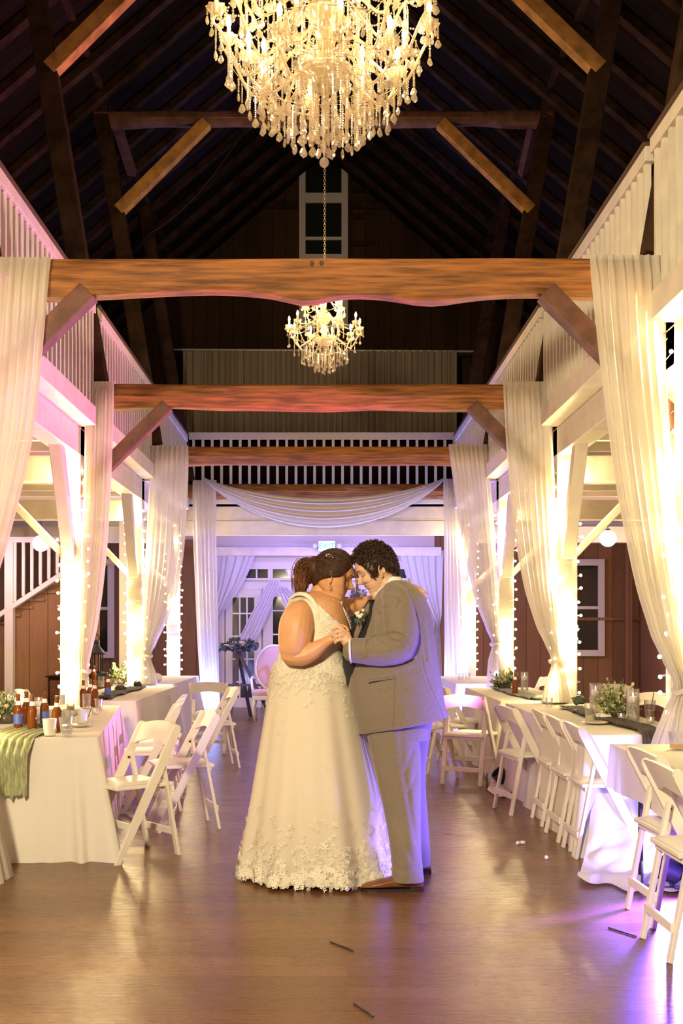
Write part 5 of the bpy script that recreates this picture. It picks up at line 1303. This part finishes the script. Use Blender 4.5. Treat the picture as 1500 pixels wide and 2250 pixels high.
# jacket
jr_ = [(1276,848,890,5.955,.075),(1288,838,910,5.96,.115),(1302,828,925,5.96,.165),(1320,818,936,5.96,.195),(1345,806,945,5.97,.205),(1380,790,952,5.97,.205),(1420,774,957,5.97,.205),(1460,764,963,5.97,.21),(1500,762,969,5.97,.215),(1545,768,976,5.97,.22),(1584,780,982,5.97,.222),(1592,784,984,5.97,.222)]
def jfn(q, t, th):
    q = q.copy(); z = 0
    if t > .80: z = (t-.80)/.20*(.05*(cos(th)) -.0)
    q.z += z; q *= 1
    k = max(0, t-.55)/.45; q.x *= 1+.012*k*sin(th*5+1); q.y *= 1+.02*k*sin(th*4+2)
    return q
mb = MB(); loft_px(mb, jr_, 60, 72, 2.35, jfn)
limb(mb, [(862,1302,5.85,.062),(872,1322,5.79,.080),(878,1350,5.77,.087),(882,1380,5.76,.089),(882,1406,5.755,.088),(876,1424,5.75,.082)], 24)
limb(mb, [(880,1424,5.75,.078),(850,1430,5.75,.080),(820,1431,5.75,.074),(795,1430,5.755,.068),(776,1429,5.76,.066)], 24)
limb(mb, [(850,1315,6.10,.07),(840,1340,6.14,.075),(815,1370,6.17,.07),(790,1395,6.17,.065)], 20)
cre = [(.012,3.2,[(833,1350),(832,1375),(834,1400)]),(.010,3,[(834,1402),(846,1396),(866,1392),(884,1398),(900,1422)]),(.009,2.6,[(812,1436),(806,1420),(810,1406),(826,1399)]),
       (.008,2.4,[(846,1400),(862,1408),(880,1412),(896,1428)]),(.006,2.2,[(866,1316),(858,1330),(842,1338)]),(.006,2.5,[(846,1310),(866,1306),(884,1318),(872,1336)]),(.006,2.2,[(826,1404),(850,1412),(868,1424)]),
       (.008,2.4,[(925,1360),(930,1400),(936,1450)]),(.005,1.5,[(926,1440),(930,1470),(944,1510),(962,1550),(972,1580)]),(.006,1.3,[(806,1496),(868,1488)]),
       (.007,3,[(905,1450),(880,1462),(830,1470),(790,1468)]),(.004,2,[(870,1500),(868,1560),(866,1600)]),(.006,3,[(900,1300),(915,1340),(922,1380)])]
cf = creases(cre, 5.97)
jk = remesh(mb, 'jacket', .0055, M_suit, gr, 3, lambda co, n_: cf(co, n_)+n_*.0025*noise.noise(co*16))
# lapel and front edge, pocket flap, cuff, buttons, vent
def strip(pl, w_, d, name, m, parent, th=.006):
    mb = MB(); rings = []; v = [P(a, b_, d+dy) for a, b_, dy in pl]; N = len(v)
    for i, p in enumerate(v):
        t = (v[min(i+1,N-1)]-v[max(i-1,0)]).normalized(); n_ = Vector((-.25,-1,0)).normalized(); s_ = t.cross(n_).normalized(); k = sin(pi*(i+.35)/(N-.3))*.5+.5
        rings.append([p+s_*w_/2*k, p+n_*th+s_*w_*.4*k, p+n_*th-s_*w_*.4*k, p-s_*w_/2*k])
    mb.rings(rings); return mb.build(name, m, parent, True)
mb = MB(); mb.tube([P(770,1400,5.765), P(768,1412,5.70), P(768,1430,5.68), P(769,1447,5.70), P(771,1456,5.765), P(770,1447,5.83), P(769,1430,5.85), P(769,1412,5.83)], .006, 8, closed=True); mb.build('shirt_cuff', M_shirt, gr, True)
mb = MB(); mb.lathe([(.058,0),(.063,.004),(.063,.012),(.055,.014)], 24, Matrix.Translation(P(771,1429,5.76)) @ Matrix.Rotation(pi/2, 4, 'Y') @ Matrix.Scale(.95,4), False); 
fl = MB(); c0, c1 = P(806,1497,5.753), P(868,1489,5.752)
fl.add([c0+Vector((0,-.004,.004)), c1+Vector((0,-.004,.004)), c1+Vector((0,-.006,-.004)), c0+Vector((0,-.006,-.004))], [(0,1,2,3)]); fl.build('pocket_welt', M_suit, jk); jk.children[-1].location = (0,0,0)
lp = [(822,1318,-.02),(812,1330,-.06),(802,1348,-.085),(793,1368,-.10),(784,1392,-.10),(778,1412,-.09)]
strip(lp, .036, 5.95, 'lapel', M_suit, gr)
# trousers
mb = MB()
loft_px(mb, [(1560,800,950,5.95,.16),(1600,803,946,5.95,.165),(1625,808,944,5.95,.16)], 10, 40)
def leg(rows, ph):
    def fn(q, t, th):
        q = q.copy(); k = .9+.1*t; q *= 1+.03*sin(th*3+t*9+ph)*t; 
        if cos(th) < -.8 or cos(th) > .8: q.x *= 1.03
        return q
    loft_px(mb, rows, 50, 40, 2.2, fn)
leg([(1580,800,915,5.89,.105),(1650,815,922,5.87,.10),(1720,831,924,5.84,.092),(1790,846,924,5.81,.085),(1850,856,924,5.76,.08),(1900,860,926,5.745,.078),(1936,860,930,5.735,.080)], 0)
leg([(1580,845,950,6.05,.105),(1650,848,938,6.07,.10),(1720,858,934,6.09,.09),(1790,868,938,6.11,.083),(1840,874,941,6.12,.08),(1880,878,944,6.13,.078),(1902,878,946,6.13,.078)], 2)
tcre = creases([(.003,4,[(905,1650),(890,1700),(900,1760)]),(.003,4,[(915,1700),(895,1750),(905,1800),(915,1850)]),(.003,5,[(870,1790),(885,1840),(905,1890)]),(.002,5,[(880,1610),(884,1680),(890,1740)]),(.003,4,[(862,1900),(885,1915),(915,1905)])], 6.3)
remesh(mb, 'trousers', .006, M_suit, gr, 3, tcre)
def shoe(px0, px1, pyb, d, nm):
    y = d; x0 = P(px0, pyb, d).x; x1 = P(px1, pyb, d).x; L_ = x1-x0    # toe at x0
    mb = MB(); rings = []
    prof = [(0,.010,.012),(.03,.028,.030),(.10,.042,.040),(.25,.050,.052),(.42,.046,.068),(.58,.040,.085),(.72,.036,.098),(.86,.036,.096),(.96,.030,.088),(1,.016,.06)]
    for t, w_, h in prof:
        x = x0+L_*t; ring = []
        for k in range(20):
            a = 2*pi*k/20; ring.append(Vector((x, y+cos(a)*w_, .014+(h-.014)*(.5+.5*sin(a)) if sin(a) > -.3 else .014+(h-.014)*.35*(1+sin(a)))))
        rings.append(ring)
    mb.rings(rings); s = mb.build(nm, M_leather, gr, True)
    mb = MB(); out = []
    for t, w_, h in prof: out.append((x0+L_*t, w_+.003))
    loop = [(x, y-w_) for x, w_ in out]+[(x, y+w_) for x, w_ in out[::-1]]
    n = len(loop); mb.add([(a, b_, .0) for a, b_ in loop]+[(a, b_, .014) for a, b_ in loop], [tuple(range(n))[::-1], tuple(range(n, 2*n))]+[(i, (i+1)%n, n+(i+1)%n, n+i) for i in range(n)])
    mb.box(x1-.07, y-.032, 0, x1, y+.032, .022); mb.build('sole', M_sole, s); s.children[0].location = (0,0,0)
shoe(792, 929, 1957, 5.725, 'shoe'); shoe(838, 946, 1915, 6.14, 'shoe')
# the bride's shoe is hidden; boutonniere on his lapel
bt = P(790, 1352, 5.80); fm = MB(); 
b0 = thing('boutonniere', 'small boutonniere of cream blooms and dark leaves on the grey lapel', 'flowers', bt)
mb = MB(); rr = random.Random(4)
for i in range(5):
    c = Vector((rr.uniform(-.022,.02), -.012, rr.uniform(-.005,.035))); 
    for k in range(6):
        a = k*pi/3; mb.ell(c+Vector((cos(a)*.005, -.001, sin(a)*.005)), (.004,.003,.004), 6, 4)
    mb.ell(c, .004, 6, 4)
mb.build('small_bloom', M_petal, b0, True, world=False)
mb = MB(); mb.ell((.001,-.022,-.006), (.012,.010,.012), 14, 10); mb.ell((-.008,-.018,.014), (.008,.007,.009), 12, 8); mb.build('rosebud', M_petal, b0, True, world=False)
mb = MB()
for i in range(26):
    a = rr.uniform(0, 6.28); L_ = rr.uniform(.02, .045); p = Vector((rr.uniform(-.01,.01), -.004, rr.uniform(-.02,.01))); u = Vector((cos(a), -.2, sin(a))); s_ = Vector((-sin(a), 0, cos(a)))
    mb.add([p, p+u*L_*.5+s_*.006, p+u*L_, p+u*L_*.5-s_*.006], [(0,1,2,3)])
mb.build('leaf', M_leafd, b0, world=False)
mb = MB(); mb.tube([(0,-.004,-.01),(.002,-.006,-.04)], .004, 6); mb.build('stem', M_navy, b0, world=False)
# ================================================================== crystal chandeliers
def crystal(name, col, tr=.3, gl=.35):
    m, nt, b = new_mat(name); L = nt.links.new; N = nt.nodes.new; nt.nodes.remove(b); out = nt.nodes['Material Output']
    d = N('ShaderNodeBsdfDiffuse'); t = N('ShaderNodeBsdfTranslucent'); g = N('ShaderNodeBsdfGlossy'); x = N('ShaderNodeBsdfTransparent')
    d.inputs[0].default_value = t.inputs[0].default_value = (*col, 1); g.inputs['Roughness'].default_value = .12; x.inputs[0].default_value = (.97,.94,.88,1)
    a = N('ShaderNodeMixShader'); a.inputs[0].default_value = .5; L(d.outputs[0], a.inputs[1]); L(t.outputs[0], a.inputs[2])
    c = N('ShaderNodeMixShader'); c.inputs[0].default_value = gl; L(a.outputs[0], c.inputs[1]); L(g.outputs[0], c.inputs[2])
    e = N('ShaderNodeMixShader'); e.inputs[0].default_value = tr; L(c.outputs[0], e.inputs[1]); L(x.outputs[0], e.inputs[2]); L(e.outputs[0], out.inputs[0])
    return m
M_cry = crystal('cut crystal', (.90,.82,.64), .55, .5); M_arm = crystal('moulded glass arms', (.86,.77,.56), .4, .45)
M_cbulb = mat('flame bulb', (1,.9,.75), .4, emit=(1,.84,.55), estr=12); M_cbulb.cycles.emission_sampling = 'NONE'
M_candle = mat('ivory candle sleeve', (.86,.78,.62), .5)
M_ch_metal = mat('gilt fitting', (.75,.62,.36), .25, 1)
def strand_mesh(n, bead, drop, rr, name):
    mb = MB(); z = 0
    for i in range(n):
        r_ = bead*rr.uniform(.8, 1.15); z -= r_; vs = [(r_,0,z),(0,r_,z),(-r_,0,z),(0,-r_,z),(0,0,z+r_),(0,0,z-r_)]
        mb.ell((0,0,z), r_, 6, 4); z -= r_*1.05
    # faceted drop
    s_ = drop; z -= .002; prof = [(.0,0),(.18,-.12),(.42,-.62),(.36,-.86),(0,-1.12)]
    rings = [[Vector((a*s_*cos(k*pi/3)*1.0+.0001, a*s_*.45*sin(k*pi/3), z+b_*s_)) for k in range(6)] for a, b_ in prof]
    mb.rings(rings)
    me_o = mb.build(name, M_cry); me = me_o.data; bpy.data.objects.remove(me_o); return me, -z+1.12*s_
def chandelier(c, lab, tiers, cone, scale, seed, zhub, top, lights_, nstr=100):
    """tiers: (n arms, radius, cup z, hub z, dip, angle); all relative to c, the bottom ball"""
    rr = random.Random(seed); t = thing('chandelier', lab, 'chandelier', c)
    S_ = scale; wb = lambda mb, nm, m, sm=True, par=None: mb.build(nm, m, par or t, sm, world=False)
    mb = MB(); mb.ell((0,0,.026*S_), .026*S_, 12, 8); wb(mb, 'ball_finial', M_cry, False)
    mb = MB(); mb.lathe([(.004,.05*S_),(.01,.1*S_),(.015,zhub-.12*S_),(.05*S_,zhub-.1*S_),(.03*S_,zhub-.04*S_),(.06*S_,zhub),(.03*S_,zhub+.06*S_),(.05*S_,zhub+.14*S_),(.02*S_,zhub+.22*S_),(.045*S_,zhub+.32*S_),(.02*S_,zhub+.42*S_),(.03*S_,zhub+.55*S_),(.012*S_,top)], 20, None, False); wb(mb, 'centre_column', M_arm)
    for q, (rb, zb) in enumerate(((.15, zhub-.02*S_), (.10, zhub+.30*S_))):
        mb = MB(); mb.lathe([(.02*S_, zb-.07*S_), (rb*.6*S_, zb-.05*S_), (rb*S_, zb+.01*S_), (rb*1.06*S_, zb+.025*S_), (rb*.95*S_, zb+.02*S_), (rb*.5*S_, zb-.03*S_), (.02*S_, zb-.05*S_)], 24, None, False); wb(mb, 'glass_bowl', M_arm)
    strs = [strand_mesh(k, .0062*S_**.5, d_*S_**.6, rr, 'crystal_strand') for k, d_ in ((3,.045),(6,.045),(10,.05),(15,.05),(21,.055),(1,.04))]
    allpos = []
    def hang(p, k): allpos.append((Vector(p), k))
    cupm = MB(); n = 16; rings = []
    for (r_, z) in ((.006,-.01),(.022,-.006),(.040,.012),(.052,.034),(.049,.034),(.036,.014),(.012,.0)):
        rings.append([Vector((r_*S_**.8*(1+.13*cos(8*2*pi*k/32)*(r_ > .03))*cos(2*pi*k/32), r_*S_**.8*(1+.13*cos(8*2*pi*k/32)*(r_ > .03))*sin(2*pi*k/32), z*S_**.8)) for k in range(32)])
    cupm.rings(rings, False); q = cupm.build('cup', M_cry); cup_me = q.data; cup_me.polygons.foreach_set('use_smooth', [True]*len(cup_me.polygons)); bpy.data.objects.remove(q)
    k_ = S_**.8
    cm_ = MB(); cm_.lathe([(.0115*k_,0),(.0115*k_,.085*k_),(.008*k_,.088*k_),(0,.088*k_)], 12); q = cm_.build('c', M_candle, None, True, angle=50); can_me = q.data; bpy.data.objects.remove(q)
    bm_ = MB(); bm_.lathe([(.007*k_,.088*k_),(.013*k_,.10*k_),(.0155*k_,.115*k_),(.012*k_,.135*k_),(.005*k_,.153*k_),(0,.16*k_)], 14); q = bm_.build('b', M_cbulb, None, True); bul_me = q.data; bpy.data.objects.remove(q)
    def inst(me, nm, loc, rz=0, par=None):
        o = bpy.data.objects.new(nm, me); COL.objects.link(o); o.parent = par or t; o.location = loc; o.rotation_euler.z = rz; return o
    for (n, Rr, zc, zh, dip, a0) in tiers:
        cups = []
        for i in range(n):
            a = a0+2*pi*i/n; ca, sa = cos(a), sin(a)
            prof = [(.05*S_, zh), (Rr*.28, zh+.05*S_), (Rr*.5, zh-dip*.35), (Rr*.74, zh-dip), (Rr*.95, zc-.10*S_), (Rr*1.03, zc-.045*S_), (Rr, zc-.005)]
            sp = [spline(prof, j/24) for j in range(25)]; tw = []
            mb = MB(); mb.tube([Vector((x*ca, x*sa, z)) for x, z in sp], .0085*S_**.8, 6); arm = wb(mb, 'arm', M_arm)
            cp = Vector((Rr*ca, Rr*sa, zc)); cups.append(cp)
            inst(cup_me, 'drip_cup', cp, a); cd = inst(can_me, 'candle', cp); inst(bul_me, 'bulb', (0,0,0), 0, cd)
            for j in range(6):
                b_ = 2*pi*j/6+a; hang(cp+Vector((.047*k_*cos(b_), .047*k_*sin(b_), .028*k_)), rr.choice([5,0,0,1]))
            for x, z, kk in ((sp[18][0], sp[18][1], rr.choice([1,2])), (sp[14][0], sp[14][1], rr.choice([1,2])), (sp[9][0], sp[9][1], 2)): hang((x*ca, x*sa, z-.008), kk)
        # bead swags between neighbouring cups and to the column
        sw = MB()
        for i in range(n):
            p, q_ = cups[i], cups[(i+1) % n]
            for (e0, e1, sg) in ((p, q_, .10*S_), (p, Vector((0,0,zc+.30*S_)), .10*S_)):
                L_ = (e1-e0).length; m_ = max(6, int(L_/(.016*S_**.5)))
                for j in range(m_+1):
                    u = j/m_; b_ = e0.lerp(e1, u); sw.ell((b_.x, b_.y, b_.z-.0-sg*4*u*(1-u)), .0058*S_**.5, 6, 4)
        wb(sw, 'bead_garland', M_cry, False)['kind'] = 'stuff'
    # tiered skirt of long strands
    for (r_, z, num, kk) in cone:
        for i in range(num):
            a = 2*pi*(i+.5*rr.random())/num; hang((r_*cos(a), r_*sin(a), z+rr.uniform(-.01,.01)*S_), kk if rr.random() < .75 else max(0, kk-1))
        mb = MB(); mb.tube([(r_*cos(2*pi*k/32), r_*sin(2*pi*k/32), z) for k in range(32)], .0016, 5, closed=True); wb(mb, 'strand_ring', M_ch_metal)
    allpos.sort(key=lambda x: x[0].y+(0 if x[1] > 1 else .3)); rest = MB()
    for i, (p, k) in enumerate(allpos):
        me = strs[k][0]; rz = rr.uniform(0, pi)
        if i < nstr: inst(me, 'crystal_strand', p, rz)
        else: rest.add([v.co for v in me.vertices], [tuple(f.vertices) for f in me.polygons], Matrix.Translation(p) @ Matrix.Rotation(rz, 4, 'Z'))
    o = wb(rest, 'crystal_strands', M_cry, False); o['kind'] = 'stuff'
    # chain
    mb = MB(); z = top
    def link(mb, p, rz, h=.034, w_=.011):
        M = Matrix.Translation(p) @ Matrix.Rotation(rz, 4, 'Z'); mb.tube([M @ Vector((w_*cos(a), 0, h*.5*sin(a))) for a in [2*pi*j/10 for j in range(10)]], .0032, 5, closed=True)
    k = 0
    zr = 9.55-c[2]
    while z < zr: link(mb, Vector((0,0,z)), (k % 2)*pi/2); z += .026; k += 1
    wb(mb, 'chain', M_chain)
    for (a, r_, z, e) in lights_: light('POINT', Vector(c)+Vector((r_*cos(a), r_*sin(a), z)), e*K_CH, WARM, .045, parent=t)
    return t
c1 = P(712, 368, 5.75); 
chandelier(tuple(c1), 'huge crystal chandelier hanging at the top of the picture',
   [(8, .40, .52, .46, .10, .2), (12, .565, .77, .60, .14, .13), (8, .46, 1.02, .86, .12, .35), (6, .30, 1.25, 1.1, .1, 0)],
   [(.40, .46, 28, 2), (.33, .43, 28, 2), (.26, .42, 26, 3), (.19, .435, 20, 4), (.12, .42, 14, 4), (.06, .41, 8, 4), (.50, .57, 30, 1), (.25, .72, 22, 3), (.44, .80, 30, 2), (.34, .95, 26, 3)], 1.0, 5, .50, 1.75,
   [(pi*k/4+.4, .5, .86, 36) for k in range(8)]+[(pi*k/2+.2, .36, .60, 30) for k in range(4)], 100)
c2 = P(713, 815, 11.4)
chandelier(tuple(c2), 'small crystal chandelier behind the nearest tie beam',
   [(10, .37, .44, .32, .07, .1), (5, .20, .66, .56, .05, .5)],
   [(.24, .24, 20, 2), (.17, .22, 16, 2), (.11, .20, 12, 3), (.06, .18, 8, 3), (.20, .5, 12, 2)], .72, 6, .32, 1.0,
   [(pi*k/2+.3, .34, .56, 80) for k in range(4)]+[(0, .12, .8, 90)], 100)
